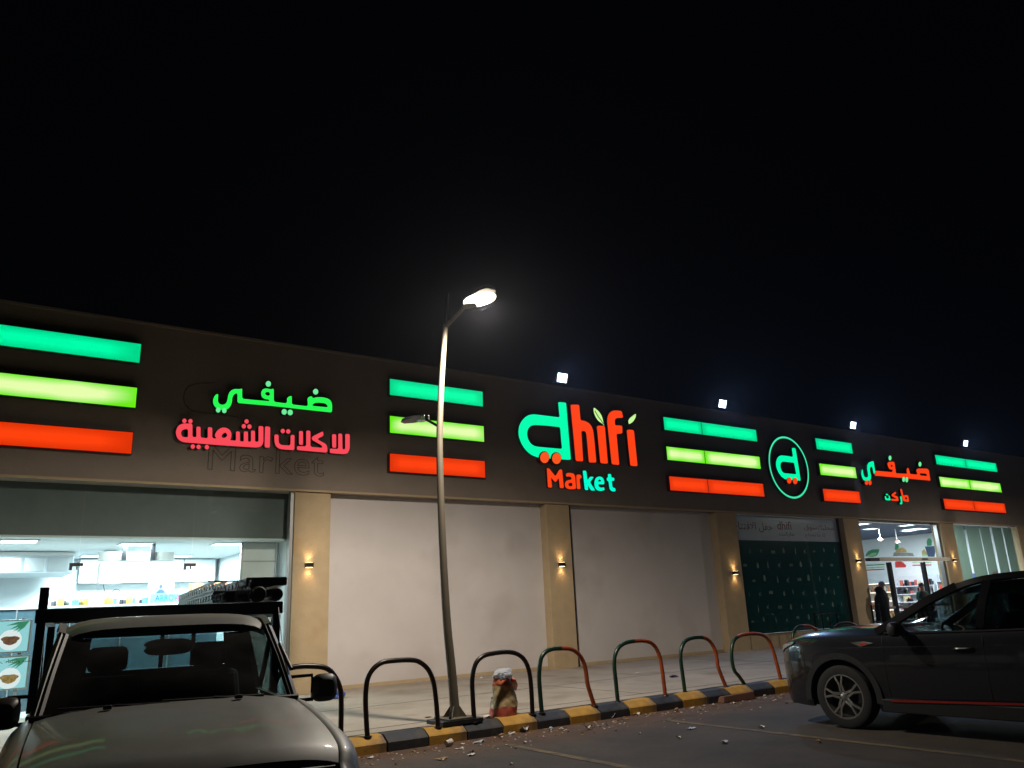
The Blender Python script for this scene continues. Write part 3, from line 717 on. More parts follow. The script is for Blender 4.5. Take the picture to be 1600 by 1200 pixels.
for x, y in ((662, 280), (1172, 385)): letter('dot', T, [ell(x, y, 25, 42, 16)], e_gr2, r_g, s3, it=0)
for x, y in ((885, 645), (938, 652)): letter('dot', T, [ell(x, y, 24, 44, 16)], e_gr2, r_g, s3, it=0, push=0.02)
for x, y in ((252, 700), (312, 702)): letter('dot', T, [ell(x, y, 28, 42, 16)], e_red, r_r, s3, it=0, push=0.02)
s4 = thing('word_sign', 'small red and green Arabic word under the red Arabic word, above the entrance', 'sign', tuple(T(800, 1010)), 0)
letter('lettering', T, [[(850, 805), (866, 803), (882, 808), (895, 860), (905, 920), (930, 910), (960, 908), (990, 915), (998, 970), (1005, 1025), (955, 1020), (905, 1015), (888, 960), (868, 880)], [(935, 945), (965, 945), (972, 985), (942, 982)]], e_red, r_r, s4, depth=0.06)
letter('lettering', T, [[(840, 930), (865, 930), (875, 990), (885, 1050), (860, 1072), (838, 1060), (840, 1040), (858, 1036), (848, 980)]], e_teal, r_g, s4, depth=0.06, push=0.02)
letter('lettering', T, [[(775, 850), (780, 866), (785, 882), (742, 908), (800, 928), (818, 945), (828, 1010), (765, 1008), (703, 1005), (698, 990), (695, 972), (745, 975), (796, 977), (705, 922), (708, 895)]], e_red, r_r, s4, depth=0.06)
letter('lettering', T, [[(590, 930), (602, 928), (612, 930), (622, 965), (645, 966), (663, 964), (650, 920), (661, 916), (672, 916), (690, 1000), (645, 998), (600, 992)]], e_teal, r_g, s4, depth=0.06)
letter('dot', T, [[(608, 885), (645, 890), (645, 915), (608, 908)]], e_teal, r_g, s4, depth=0.06)

# ================================================================== LAMPS
# ---- street lamp on the pavement edge, slightly bowed post with two arms
gb = onZ(711, 1129, SW); YP = gb.y
sl = thing('street_lamp', 'cream street lamp post with a lit head and a lower dark head', 'street lamp', (gb.x, YP, SW), 0)
cl = [(712, 1126), (710, 1100), (706, 1050), (699, 980), (694, 900), (689.5, 800), (686.8, 690), (689.5, 605), (693, 550), (696.3, 508)]
P = [onY(x, y, YP) for x, y in cl]; P[0].z = SW+0.012
Pc = crom(P, 5); n = len(Pc)
mb = MB(); mb.tube(Pc, [0.066-0.030*k/(n-1) for k in range(n)], 14); mb.build('post', M['pole'], sl, smooth=True)
top = Pc[-1]; tip = onY(699, 458, YP)
mb = MB(); mb.tube([top+Vector((0, 0, -0.05)), top.lerp(tip, .5), tip], [0.034, 0.03, 0.026], 12); mb.build('post_tip', M['darkmetal'], sl, smooth=True)
def solveY(px, py, X):
    """the point of a sight line that lies at X"""
    return onX(px, py, X)
hc = solveY(748, 467, top.x+0.02)
a0 = top+Vector((0, 0, -0.03)); a1 = Vector((hc.x, hc.y+0.30, hc.z+0.03))
mb = MB(); mb.tube([a0, a1], [0.030, 0.024], 12); mb.build('arm', M['pole'], sl, smooth=True)
def head(c, length, width, sgn, m, parent, name='lamp_head'):
    """flat tapered LED head pointing along sgn*Y, tilted up a little"""
    mb = MB(); rows = []
    for t, w, h in ((-.5, .35, .5), (-.45, .55, .8), (-.2, .9, 1), (.1, 1, 1), (.35, .85, .9), (.47, .55, .7), (.5, .3, .5)):
        y = c.y+sgn*t*length; z = c.z+t*0.06; w2 = width/2*w; h2 = 0.05*h
        rows.append([(c.x+w2, y, z), (c.x+w2*.8, y, z+h2), (c.x, y, z+h2*1.35), (c.x-w2*.8, y, z+h2), (c.x-w2, y, z), (c.x, y, z-0.012)])
    mb.grid(rows, closed=True); n = 6
    mb.f.append(tuple(range(n))); mb.mi.append(0); mb.f.append(tuple(reversed(range(len(mb.v)-n, len(mb.v))))); mb.mi.append(0)
    return mb.build(name, m, parent, smooth=True)
hd1 = head(hc, 0.66, 0.30, -1, M['pole'], sl)
mb = MB(); vs = [(hc.x+math.cos(a)*0.19*(1 if abs(math.cos(a)) < 2 else 1), hc.y-0.02+math.sin(a)*0.30, hc.z-0.024-0.02*(-math.sin(a))*0.9*0.3) for a in [2*PI*k/28 for k in range(28)]]
vb = [(x, y, z+0.009) for x, y, z in vs]
mb.add(vs+vb, [tuple(range(28))]+[(k, (k+1) % 28, 28+(k+1) % 28, 28+k) for k in range(28)])
mb.build('lens', emis('lit street lens', (1.0, 0.93, 0.80), 7.0), hd1)
SGN = -1.0
def street_light(parent, loc):
    """LED road lantern: most of its light leaves sideways, little straight down, none upwards"""
    l = bpy.data.lights.new('street_light', 'POINT'); l.energy = P_STREET; l.color = C_STREET; l.shadow_soft_size = 0.11
    l.use_nodes = True; nt = l.node_tree; N = nt.nodes; L = nt.links
    em = N['Emission']; ge = N.new('ShaderNodeNewGeometry'); sp = N.new('ShaderNodeSeparateXYZ'); L.new(ge.outputs['Incoming'], sp.inputs[0])
    ab = N.new('ShaderNodeMath'); ab.operation = 'MULTIPLY'; ab.use_clamp = True; ab.inputs[1].default_value = SGN; L.new(sp.outputs['Z'], ab.inputs[0])
    # thrown forward over the pavement more than back over the bays
    yy = N.new('ShaderNodeMapRange'); yy.inputs['From Min'].default_value = -.75; yy.inputs['From Max'].default_value = .45; yy.inputs['To Min'].default_value = .30; yy.inputs['To Max'].default_value = 1.0
    my = N.new('ShaderNodeMath'); my.operation = 'MULTIPLY'; my.inputs[1].default_value = -SGN; L.new(sp.outputs['Y'], my.inputs[0]); L.new(my.outputs[0], yy.inputs['Value'])
    mm = N.new('ShaderNodeMath'); mm.operation = 'MULTIPLY'; L.new(yy.outputs[0], mm.inputs[1])
    cr = N.new('ShaderNodeValToRGB'); e = cr.color_ramp.elements
    e[0].position = 0.02; e[0].color = (0, 0, 0, 1); e[1].position = 1.0; e[1].color = (.50, .50, .50, 1)
    for p, v in ((.12, .10), (.22, .36), (.36, .85), (.52, 1.0), (.75, .72), (.9, .56)):
        q = e.new(p); q.color = (v, v, v, 1)
    L.new(ab.outputs[0], cr.inputs['Fac']); L.new(cr.outputs['Color'], mm.inputs[0]); L.new(mm.outputs[0], em.inputs['Strength'])
    o = bpy.data.objects.new('street_light', l); COL.objects.link(o); o.parent = parent; o.matrix_parent_inverse = ROOTM[root_of(parent).name].inverted(); o.location = loc
    return o
street_light(sl, (hc.x, hc.y-0.18, hc.z-0.17))
# lower head over the pavement, dark
pk = onY(688.5, 668, YP); X2 = pk.x
h2 = solveY(652, 658, X2-0.01)
mb = MB(); mb.tube([pk, Vector((h2.x, h2.y-0.22, h2.z-0.01))], 0.02, 10); mb.build('arm', M['darkmetal'], sl, smooth=True)
mb = MB(); mb.bar(Vector((h2.x, h2.y-0.30, h2.z-0.01)), Vector((h2.x, h2.y-0.06, h2.z+0.01)), 0.10, 0.08); mb.build('driver_box', M['trimmetal'], sl, bevel=0.015)
head(Vector((h2.x, h2.y+0.10, h2.z+0.03)), 0.62, 0.26, 1, M['darkmetal'], sl)
# foot: base plate, gussets and bolts on a dark steel footing
mb = MB(); mb.box(gb.x-0.20, gb.x+0.20, YP-0.20, YP+0.20, SW+0.055, SW+0.072); fp = mb.build('base_plate', M['pole'], sl, bevel=0.004)
mb = MB(); mb.box(gb.x-0.30, gb.x+0.30, YP-0.22, YP+0.22, SW, SW+0.052); mb.build('footing', M['darkmetal'], sl, bevel=0.006)
for k in range(4):
    a = PI/4+k*PI/2; d = Vector((math.cos(a), math.sin(a), 0)); q = Vector((gb.x, YP, SW+0.072)); s = Vector((-d.y, d.x, 0))*0.006
    mb = MB(); A = q+d*0.05; B = q+d*0.16; C_ = q+d*0.05+Vector((0, 0, 0.15))
    mb.add([A-s, B-s, C_-s, A+s, B+s, C_+s], [(0, 1, 2), (5, 4, 3), (0, 3, 4, 1), (1, 4, 5, 2), (2, 5, 3, 0)]); mb.build('gusset', M['pole'], sl)
for sx in (-1, 1):
    for sy in (-1, 1):
        mb = MB(); c = (gb.x+sx*0.17, YP+sy*0.17, 0); mb.lathe([(0, SW+0.16), (0.010, SW+0.16), (0.010, SW+0.11), (0.020, SW+0.105), (0.020, SW+0.072)], 8, c)
        mb.build('bolt', M['darkmetal'], fp)

# assumed second post, out of view, added to light the right half of the front
sl_assumed = copy_tree(sl); sl_assumed.location = (31.5, YP, SW); sl_assumed['label'] = 'assumed unseen street lamp beyond the right edge, added to light the shop front'
for o in sl_assumed.children:
    if o.type == 'LIGHT': o.data = o.data.copy(); o.data.energy = P_STREET*0.5
for o in (sl, sl_assumed): o['group'] = 'street lamps along the kerb'  # one visible post and one assumed

# ---- floodlights standing on the parapet
def flood(px, py, label, k, sz=1.0):
    p = onY(px, py, 15.45)
    t = thing('floodlight', label, 'floodlight', (p.x, 15.5, 7.11), 0, 'floodlights on the parapet')
    tilt = math.radians(18); c = Vector((p.x, 15.28, p.z))
    def R(v):
        x, y, z = v; return c+Vector((x, y*math.cos(tilt)+z*math.sin(tilt)*-1*-1 if False else y*math.cos(tilt)-z*math.sin(tilt), y*math.sin(tilt)+z*math.cos(tilt)))
    w, h = 0.17*sz, 0.13*sz
    mb = MB(); mb.hexa([R(q) for q in ((-w, 0, -h), (w, 0, -h), (w*.8, .07, -h*.8), (-w*.8, .07, -h*.8), (-w, 0, h), (w, 0, h), (w*.8, .07, h*.8), (-w*.8, .07, h*.8))]); mb.build('housing', M['darkmetal'], t, bevel=0.006)
    mb = MB(); mb.hexa([R(q) for q in ((-w*.9, -.012, -h*.88), (w*.9, -.012, -h*.88), (w*.9, -.001, -h*.88), (-w*.9, -.001, -h*.88), (-w*.9, -.012, h*.88), (w*.9, -.012, h*.88), (w*.9, -.001, h*.88), (-w*.9, -.001, h*.88))]); mb.build('lens', e_flood, t, bevel=0.02)
    mb = MB(); mb.tube([(p.x-w-.02, 15.31, p.z), (p.x-w-.02, 15.50, 7.12)], 0.012, 6); mb.tube([(p.x+w+.02, 15.31, p.z), (p.x+w+.02, 15.50, 7.12)], 0.012, 6); mb.tube([(p.x-w-.02, 15.5, 7.12), (p.x+w+.02, 15.5, 7.12)], 0.012, 6)
    mb.build('bracket', M['darkmetal'], t)
    arealight('flood_light', tuple(R((0, -0.05, 0))), 0.3, P_FLOOD*k, C_FLOOD, (-(PI/2-tilt-0.1), 0, 0), 0.22, math.radians(158), parent=t)
e_flood = emis('lit flood lens', (0.72, 0.85, 1.0), 5.0)
flood(872, 593, 'lit blue white floodlight on the parapet above the big logo letters', 0.7)
flood(1122, 633, 'lit floodlight on the parapet above the stripes left of the ring logo', 1.0)
flood(1326, 666, 'lit floodlight on the parapet above the short stripes', 1.2)
flood(1502, 694, 'smallest lit floodlight on the parapet, farthest right', 1.2)

# ---- up and down wall lights on the pilasters
e_sc = emis('lit sconce glass', (1.0, 0.72, 0.38), 9.0)
def sconce(X, Z, label, Y=YW):
    t = thing('wall_light', label, 'wall light', (X, Y, Z), 0, 'wall lights on the pilasters')
    mb = MB(); mb.box(X-0.075, X+0.075, Y-0.11, Y-0.002, Z-0.045, Z+0.045); mb.build('housing', M['hoopd'], t, bevel=0.006)
    for s in (1, -1):
        mb = MB(); mb.box(X-0.06, X+0.06, Y-0.095, Y-0.02, Z+s*0.0455-0.002, Z+s*0.0455+0.002); mb.build('glass', e_sc, t)
        l = bpy.data.lights.new('sconce_light', 'SPOT'); l.energy = P_SCONCE*10; l.color = (1.0, 0.62, 0.28); l.spot_size = math.radians(115); l.spot_blend = 0.9; l.shadow_soft_size = 0.03
        o = bpy.data.objects.new('sconce_light', l); COL.objects.link(o); o.parent = t; o.location = (0, -0.06, s*0.06)
        o.rotation_euler = (0 if s < 0 else PI, 0, 0)
for (px, py), lab in (((483, 883), 'lit wall light on the pilaster beside the food shop glass'), ((878, 882), 'lit wall light on the pilaster between two blank wall panels'),
                      ((1149, 895), 'lit wall light on the pilaster left of the green poster window'), ((1342, 876), 'lit wall light on the pilaster left of the market entrance'),
                      ((1492, 875), 'lit wall light on the pilaster right of the market entrance')):
    p = onY(px, py, YW-0.05); sconce(p.x, p.z, lab)

# ================================================================== INSIDE THE FOOD SHOP
e_panel = emis('lit ceiling panel', (0.80, 0.97, 1.0), 6.0)
def ceil_light(c, sx, sy, label, group, power, e, col=(0.78, 0.95, 1.0)):
    t = thing('ceiling_light', label, 'ceiling light', tuple(c), 0, group)
    x, y, z = c
    mb = MB()
    for q in ((x-sx, x-sx+.03, y-sy, y+sy), (x+sx-.03, x+sx, y-sy, y+sy), (x-sx+.0301, x+sx-.0301, y-sy, y-sy+.03), (x-sx+.0301, x+sx-.0301, y+sy-.03, y+sy)): mb.box(*q, z-0.02, z-0.001)
    mb.build('frame', M['white'], t)
    mb = MB(); mb.box(x-sx+.031, x+sx-.031, y-sy+.031, y+sy-.031, z-0.014, z-0.003); mb.build('diffuser', e, t)
    arealight('panel_light', (x, y, z-0.03), sx*1.8, power, col, (0, 0, 0), sy*1.8, parent=t)
for (px, py), lab in (((30, 845), 'lit square ceiling panel, left one in the food shop'), ((212, 849.5), 'lit square ceiling panel above the hanging box in the food shop'), ((356, 849.5), 'lit square ceiling panel near the white partition in the food shop')):
    c = onZ(px, py, 3.10); ceil_light(c, 0.30, 0.30, lab, 'ceiling panels in the food shop', P_KITCHEN, e_panel)
for i, X in enumerate((0.9, 2.7, 4.4)):  # back row of panels, added to brighten the rear of the kitchen
    ceil_light(Vector((X, 19.9, 3.10)), 0.30, 0.30, ('ceiling panel added to brighten the deep kitchen at the left', 'ceiling panel added to brighten the kitchen behind the wall boiler', 'ceiling panel added to brighten the deep kitchen at the right')[i], 'ceiling panels in the food shop', P_KITCHEN*1.0, e_panel)
steel = mat('brushed steel', (0.55, 0.58, 0.6), 0.3, 0.8, var=0.06, scale=4)
cfront = mat('blue grey counter front', (0.045, 0.085, 0.11), 0.35, var=0.06)
YC = 17.4; ZC = 1.98
ct = thing('serving_counter', 'tall blue grey serving counter with pale top inside the food shop', 'counter', (2.4, YC+0.4, SW))
mb = MB(); mb.box(-0.6, 4.72, YC+0.03, YC+0.8, SW+0.006, ZC-0.04); mb.build('body', cfront, ct)
mb = MB(); mb.box(-0.65, 4.76, YC, YC+0.85, ZC-0.039, ZC); mb.build('counter_top', M['white'], ct, bevel=0.006)
for X in (0.28, 1.15, 2.02, 2.9, 3.78):
    mb = MB(); mb.box(X, X+0.02, YC+0.005, YC+0.029, SW+0.01, ZC-0.045); mb.build('panel_joint', steel, ct)
# exhaust hood on the left
p1 = onY(118, 852, 18.9); p2 = onY(118, 895, 18.9)
hood = thing('exhaust_hood', 'white steel exhaust hood at the left of the food shop kitchen', 'hood', (0.6, 19.4, p2.z))
mb = MB(); mb.box(-0.69, p1.x, 18.9, 20.6, p2.z, min(p1.z, 3.09)); mb.build('canopy', mat('hood white', (0.62, 0.68, 0.72), 0.3, 0.2, var=0.04), hood, bevel=0.01)
mb = MB(); mb.box(-0.69, p1.x+0.02, 18.86, 18.895, onY(118, 868, 18.9).z, min(p1.z, 3.085)); mb.build('fascia_band', M['white'], hood)
for k in range(3):
    X = p1.x-1.3+0.42*k; mb = MB(); mb.box(X, X+0.36, 18.87, 18.898, p2.z+0.03, onY(118, 870, 18.9).z-0.02); mb.build('filter', steel, hood, bevel=0.004)
# a row of wall cabinets behind, white
cab = thing('wall_cabinet', 'white kitchen wall cabinet at the back of the food shop', 'cabinet', (3.6, 20.98, 2.3))
for k in range(4):
    mb = MB(); mb.box(2.5+k*0.75, 3.23+k*0.75, 20.7, 20.98, 2.55, 3.08); mb.build('cabinet_door', M['iwhite'], cab, bevel=0.006)
# hanging display box on two dark straps
a = onY(155, 862, 17.0); b = onY(271, 876, 17.0)
hb = thing('hanging_sign_box', 'grey hanging box on two dark straps under the shop ceiling', 'sign box', ((a.x+b.x)/2, 17.0, 3.1))
mb = MB(); mb.box(a.x, b.x, 16.95, 17.07, b.z, a.z); mb.build('box', mat('box grey', (0.42, 0.42, 0.40), 0.5, var=0.04), hb, bevel=0.006)
for px in (195, 239):
    p = onY(px, 860, 16.92); mb = MB(); mb.box(p.x-0.04, p.x+0.04, 16.90, 16.945, b.z+0.005, 3.099); mb.build('strap', M['darkmetal'], hb)
# white boiler on the wall with a hanging cable
a = onY(157, 877, 18.2); b = onY(192, 912, 18.2)
bo = thing('water_boiler', 'white wall boiler with a loose grey cable under it', 'boiler', ((a.x+b.x)/2, 18.2, b.z))
mb = MB(); mb.box(a.x, b.x, 18.2, 18.55, b.z, a.z); mb.build('tank', M['white'], bo, bevel=0.05, seg=4)
mb = MB(); mb.box(a.x+.1, b.x-.1, 18.56, 18.60, b.z+.1, 3.1); mb.build('hanger', steel, bo)
P = [onY(x, y, 18.3) for x, y in ((161, 911), (164, 924), (170, 928), (178, 922), (184, 921), (190, 926))]
mb = MB(); mb.tube(crom(P, 5), 0.008, 6); mb.build('cable', M['darkmetal'], bo)
# a bill on the wall with a small standing figure, plain shapes
a = onY(232, 909, 18.0); b = onY(271, 932, 18.0)
po = thing('wall_poster', 'pale blue poster with a small dark figure above the counter', 'poster', ((a.x+b.x)/2, 18.0, ZC))
mb = MB(); mb.box(a.x, b.x, 18.0, 18.02, ZC+0.002, a.z); mb.build('sheet', mat('poster pale blue', (0.55, 0.78, 0.85), 0.5, var=0.03), po)
fx = onY(251, 920, 17.998).x
mb = MB(); mb.add([(fx+math.cos(t)*0.035, 17.997, a.z-0.10+math.sin(t)*0.045) for t in [2*PI*k/10 for k in range(10)]], [tuple(range(10))])
mb.add([(fx-.07, 17.997, a.z-.42), (fx+.08, 17.997, a.z-.42), (fx+.09, 17.997, a.z-.2), (fx+.03, 17.997, a.z-.15), (fx-.03, 17.997, a.z-.15), (fx-.09, 17.997, a.z-.22)], [tuple(range(6))])
mb.build('printed_figure', mat('print dark blue', (0.05, 0.09, 0.16), 0.5, var=0.1), po)
# carton lettered ARROW
a = onY(238, 934, YC+0.04); b = onY(292, 946, YC+0.04)
bx = thing('carton', 'cyan carton lettered in blue on the front edge of the counter', 'carton', ((a.x+b.x)/2, YC+0.2, ZC))
mb = MB(); mb.box(a.x, b.x, YC+0.04, YC+0.34, ZC+0.001, ZC+0.19); mb.build('box', mat('carton cyan', (0.22, 0.70, 0.82), 0.5, var=0.05), bx, bevel=0.004)
walltext('ARROW', a.x+0.05, b.x-0.12, ZC+0.04, 0.12, mat('print blue', (0.01, 0.09, 0.28), 0.5, var=0), bx, y=YC+0.037)
mb = MB(); q = onY(284, 940, YC+0.03).x; mb.add([(q+.1*math.cos(t), YC+0.0365, ZC+.08+.06*math.sin(t)) for t in [2*PI*k/12 for k in range(12)]], [tuple(range(12))]); mb.build('pink_patch', mat('print pink', (0.75, 0.15, 0.30), 0.5, var=0), bx)
# cartons of red goods
for i, (x0, x1, h) in enumerate(((299, 318, .40), (319, 336, .36), (337, 356, .44))):
    a = onY(x0, 930, YC+0.5); b = onY(x1, 930, YC+0.5)
    t = thing('carton', ('red and yellow carton on the counter, leftmost of three beside the partition', 'dark red low carton on the counter between two taller red cartons', 'tall red carton on the counter next to the white partition')[i], 'carton', ((a.x+b.x)/2, YC+.6, ZC), 0, 'red cartons on the counter')
    mb = MB(); mb.box(a.x, b.x-.01, YC+0.5, YC+0.78, ZC+.001, ZC+h); mb.build('box', mat('carton red', ((0.55, .06, .04), (0.35, .03, .03), (0.5, .05, .05))[i], 0.5, var=0.6, scale=9, tint=(0.7, 0.5, 0.2)), t, bevel=0.004)
    mb = MB(); mb.box(a.x+.03, b.x-.04, YC+0.485, YC+0.4985, ZC+h*.3, ZC+h*.7); mb.build('label_patch', mat('carton label', (0.75, .55, .25), 0.5, var=0.5, scale=12), t)
# jars and bottles along the counter
jm = [mat('jar amber', (0.65, 0.42, 0.10), 0.25, var=0.2, scale=20), mat('jar white', (0.7, 0.72, 0.7), 0.3, var=0.1), mat('jar dark', (0.06, 0.06, 0.07), 0.3, var=0.1), mat('jar teal', (0.15, 0.4, 0.42), 0.3, var=0.1)]
jk = [('short amber jar with pale lid among the row on the counter', [(0, 0), (.05, 0), (.055, .02), (.055, .12), (.04, .14)], [(.045, .1405), (.045, .165), (0, .165)]),
      ('slim white bottle with pale cap among the row on the counter', [(0, 0), (.035, 0), (.04, .02), (.038, .17), (.015, .21)], [(.018, .2105), (.018, .245), (0, .245)]),
      ('small dark jar with pale lid among the row on the counter', [(0, 0), (.04, 0), (.042, .02), (.042, .09), (.036, .10)], [(.038, .1005), (.038, .12), (0, .12)]),
      ('teal tub with pale lid among the row on the counter', [(0, 0), (.055, 0), (.065, .11)], [(.068, .1105), (.068, .125), (0, .125)])]
protos = {}
ORD = 'first second third fourth fifth sixth seventh eighth ninth tenth eleventh twelfth thirteenth fourteenth fifteenth sixteenth seventeenth eighteenth nineteenth twentieth twenty-first twenty-second twenty-third twenty-fourth twenty-fifth'.split()
rj = random.Random(3)
for i, px in enumerate([84, 90, 95, 100, 106, 112, 118, 124, 130, 136, 142, 148, 154, 167, 172, 177, 183, 189, 195, 202, 208, 214, 221, 227, 233]):
    p = onY(px, 940, YC+0.25+rj.uniform(-.1, .1)); k = rj.choice((0, 0, 1, 1, 2, 3))
    if k not in protos:
        t = thing('jar', jk[k][0], 'jar', (p.x, p.y, ZC+.001), 0, 'jars on the food counter')
        mb = MB(); mb.lathe(jk[k][1], 12); mb.build('body', jm[k], t, world=False, smooth=True)
        mb = MB(); mb.lathe(jk[k][2], 12); mb.build('lid', M['white'], t, world=False)
        protos[k] = t
    else:
        t = copy_tree(protos[k]); t.location = (p.x, p.y, ZC+.001)
    t.scale = (1, 1, rj.uniform(.9, 1.15)); t['label'] = '%s jar from the left in the counter row, %s' % (ORD[i], ('amber', 'slim white', 'small dark', 'teal')[k])
# two menu boards with food pictures
for i, (y0, y1) in enumerate(((967, 1019), (1023, 1076))):
    a = onY(-40, y0, 16.25); b = onY(51-3*i, y0, 16.25); c = onY(47-3*i, y1, 16.25)
    t = thing('menu_board', ('lit menu board with a brown dish on a white plate, upper of two', 'lit menu board with a golden dish under a line of Arabic script, lower of two')[i], 'menu board', ((a.x+b.x)/2, 16.3, c.z), 0, 'menu boards in the food shop window')
    z0, z1 = c.z, b.z
    if i == 0:
        mb = MB()
        for X in (a.x+.1, b.x-.15): mb.box(X, X+.05, 16.30, 16.34, SW+.006, z1+.02)
        mb.build('stand', steel, t)
    mb = MB(); mb.box(a.x, b.x, 16.25, 16.295, z0, z1); mb.build('frame', steel, t, bevel=0.004)
    mb = MB(); mb.box(a.x+.02, b.x-.03, 16.243, 16.249, z0+.025, z1-.025); mb.build('sheet', emis('lit menu sheet', (0.36, 0.74, 0.78), 0.95), t)
    pc = onY(16-2*i, 1000 if i == 0 else 1060, 16.24); Rp = 0.165
    mb = MB(); mb.add([(pc.x+Rp*math.cos(u), 16.240, pc.z+Rp*math.sin(u)) for u in [2*PI*k/24 for k in range(24)]], [tuple(range(24))]); mb.build('plate_print', emis('lit plate print', (0.85, 0.92, 0.92), 1.0), t)
    mb = MB(); mb.add([(pc.x+(.125+.02*math.sin(5*u))*math.cos(u), 16.238, pc.z+(.07+.015*math.sin(3*u))*math.sin(u)) for u in [2*PI*k/20 for k in range(20)]], [tuple(range(20))])
    mb.build('dish_print', mat('dish brown', ((0.25, .10, .05), (0.5, .30, .10))[i], 0.5, var=0.6, scale=25), t)
    for k in range(4):
        u = -0.2-0.35*k; r0 = Vector((b.x-.04, 16.239, z1-.03)); d1 = Vector((-math.cos(u+.6), 0, math.sin(u)*.9)).normalized()
        L = .34-.03*k; nrm = Vector((-d1.z, 0, d1.x))*.022
        mb = MB(); mb.add([r0, r0+d1*L*.5+nrm, r0+d1*L, r0+d1*L*.5-nrm], [(0, 1, 2, 3)]); mb.build('leaf_print', emis('lit leaf print', (0.08, .42, .22), 0.6), t)
    if i == 1:
        walltext(ar('\uFEB3\uFEE8\uFEAA\uFEED\uFE97\uFEB8\uFE8E\uFE95'), pc.x-.15, pc.x+.3, z1-.13, .08, mat('print black', (.02, .02, .02), .5, var=0), t, y=16.238, bold=0)
# white partition with aluminium rails at the right
pt = thing('partition', 'white panelled partition with aluminium rails at the right of the food shop', 'partition', (5.15, 16.4, SW))
xa = onY(376, 870, 16.4).x
zz = [SW+.006, onY(410, 1040, 16.4).z, onY(410, 996, 16.4).z, onY(410, 937, 16.4).z, onY(410, 877, 16.4).z, 3.09]
for z0, z1 in zip(zz[:-1], zz[1:]):
    mb = MB(); mb.box(xa+.045, 5.54, 16.40, 16.43, z0+.012, z1-.012); mb.build('panel', M['white'], pt, bevel=0.003)
    mb = MB(); mb.box(xa+.045, 5.54, 16.385, 16.445, z1-.0115, z1+.0115); mb.build('rail', alu, pt)
for X in (xa, 5.545):
    mb = MB(); mb.box(X, X+.044, 16.385, 16.445, SW+.006, 3.095); mb.build('upright', alu, pt)

# ================================================================== INSIDE THE MARKET
e_oval = emis('lit market panel', (0.80, 0.92, 1.0), 7.0)
for i, (px, py) in enumerate(((1346, 818.5), (1360, 826), (1416, 820.5), (1419, 829))):
    c = onZ(px, py, 4.14); ceil_light(c, 0.26, 0.26, ('lit ceiling lamp in the market, nearest the top left corner of the entrance', 'lit ceiling lamp in the market, second from the left', 'lit ceiling lamp in the market, upper of the right pair', 'lit ceiling lamp in the market, lower of the right pair')[i], 'ceiling lamps in the market', P_MARKET, e_oval, (0.85, 0.93, 1.0))
ceil_light(Vector((33.6, 18.2, 4.14)), 0.42, 0.42, 'lit ceiling lamp behind the frosted window strips', 'ceiling lamps in the market', P_MARKET*0.7, e_oval, (0.9, 0.95, 1.0))
e_warm = emis('lit warm lamp', (1.0, 0.75, 0.55), 6.0)
for i, (x, y) in enumerate(((1376, 844), (1402, 847.5), (1564, 848.5), (1576.5, 847))):
    p = onY(x, y, 18.4 if i < 2 else 16.6)
    t = thing('pendant_lamp', ('pendant lamp hanging in the market entrance, left of two', 'pendant lamp hanging in the market entrance, right of two, by a pale tag', 'pendant lamp shining behind the frosted window, left of two', 'pendant lamp shining behind the frosted window, right of two')[i], 'lamp', (p.x, p.y, 4.14), 0, 'pendant lamps in the market')
    mb = MB(); mb.tube([(p.x, p.y, p.z+.1), (p.x, p.y, 4.138)], 0.014, 6); mb.build('cord', M['white'], t)
    mb = MB(); mb.lathe([(0.02, p.z+.13), (.05, p.z+.10), (.12, p.z), (.115, p.z), (.045, p.z+.095), (.02, p.z+.12)], 14, (p.x, p.y, 0)); mb.build('shade', mat('pink shade', (0.5, 0.25, 0.22), 0.4, var=0), t, smooth=True)
    mb = MB(); mb.lathe([(0, p.z+.07), (.05, p.z+.05), (.055, p.z), (.03, p.z-.03), (0, p.z-.04)], 10, (p.x, p.y, 0)); mb.build('bulb', e_warm, t, smooth=True)
shm = mat('shelf white', (0.7, 0.74, 0.78), 0.4, var=0.04)
def shelf_unit(y0, y1, zs, cols, label, warm=False, dark=False):
    t = thing('shelf_unit', label, 'shelf', (36.7, (y0+y1)/2, SW+.004), 0, 'shelves along the market side wall')
    mb = MB(); mb.box(36.93, 36.97, y0, y1, SW+.006, zs[-1]+.45); mb.build('back_panel', shm, t)
    for y in (y0, y1-.03):
        mb = MB(); mb.box(36.45, 36.929, y, y+.03, SW+.006, zs[-1]+.02); mb.build('side_panel', shm, t)
    rs = random.Random(int(y0*100))
    for z in zs:
        mb = MB(); mb.box(36.42, 36.928, y0+.031, y1-.031, z-.03, z); mb.build('shelf', shm, t)
    for ci in range(len(cols)):
        mb = MB()
        rr = random.Random(int(y0*10)+ci)
        for j, z in enumerate(zs[:-1] if not dark else zs):
            y = y0+.05
            while y < y1-.14:
                w = rr.uniform(.06, .13); h = rr.uniform(.12, .28)
                if rr.randrange(len(cols)) == ci or True:
                    if (int(y*37)+j) % len(cols) == ci: mb.box(36.47, 36.62, y, y+w-.01, z+.001, z+h)
                y += w
        if mb.v: tag(mb.build('products', mat('product', cols[ci], 0.4, var=0.4, scale=14), t), kind='stuff')
    if warm:
        for z in zs[1:]:
            mb = MB(); mb.box(36.44, 36.47, y0+.04, y1-.04, z-.045, z-.031); mb.build('light_strip', e_warm, t)
shelf_unit(21.3, 23.4, [.45, .85, 1.25, 1.65, 2.05], [(.6, .42, .2), (.55, .2, .1), (.7, .65, .5)], 'warm lit bakery shelves at the left of the market entrance view', True)
shelf_unit(19.35, 21.2, [.4, .8, 1.15, 1.5, 1.85], [(.02, .02, .03), (.04, .05, .09), (.5, .1, .08), (.55, .5, .3)], 'white market shelves stacked with dark bottles, seen through the doorway', dark=True)
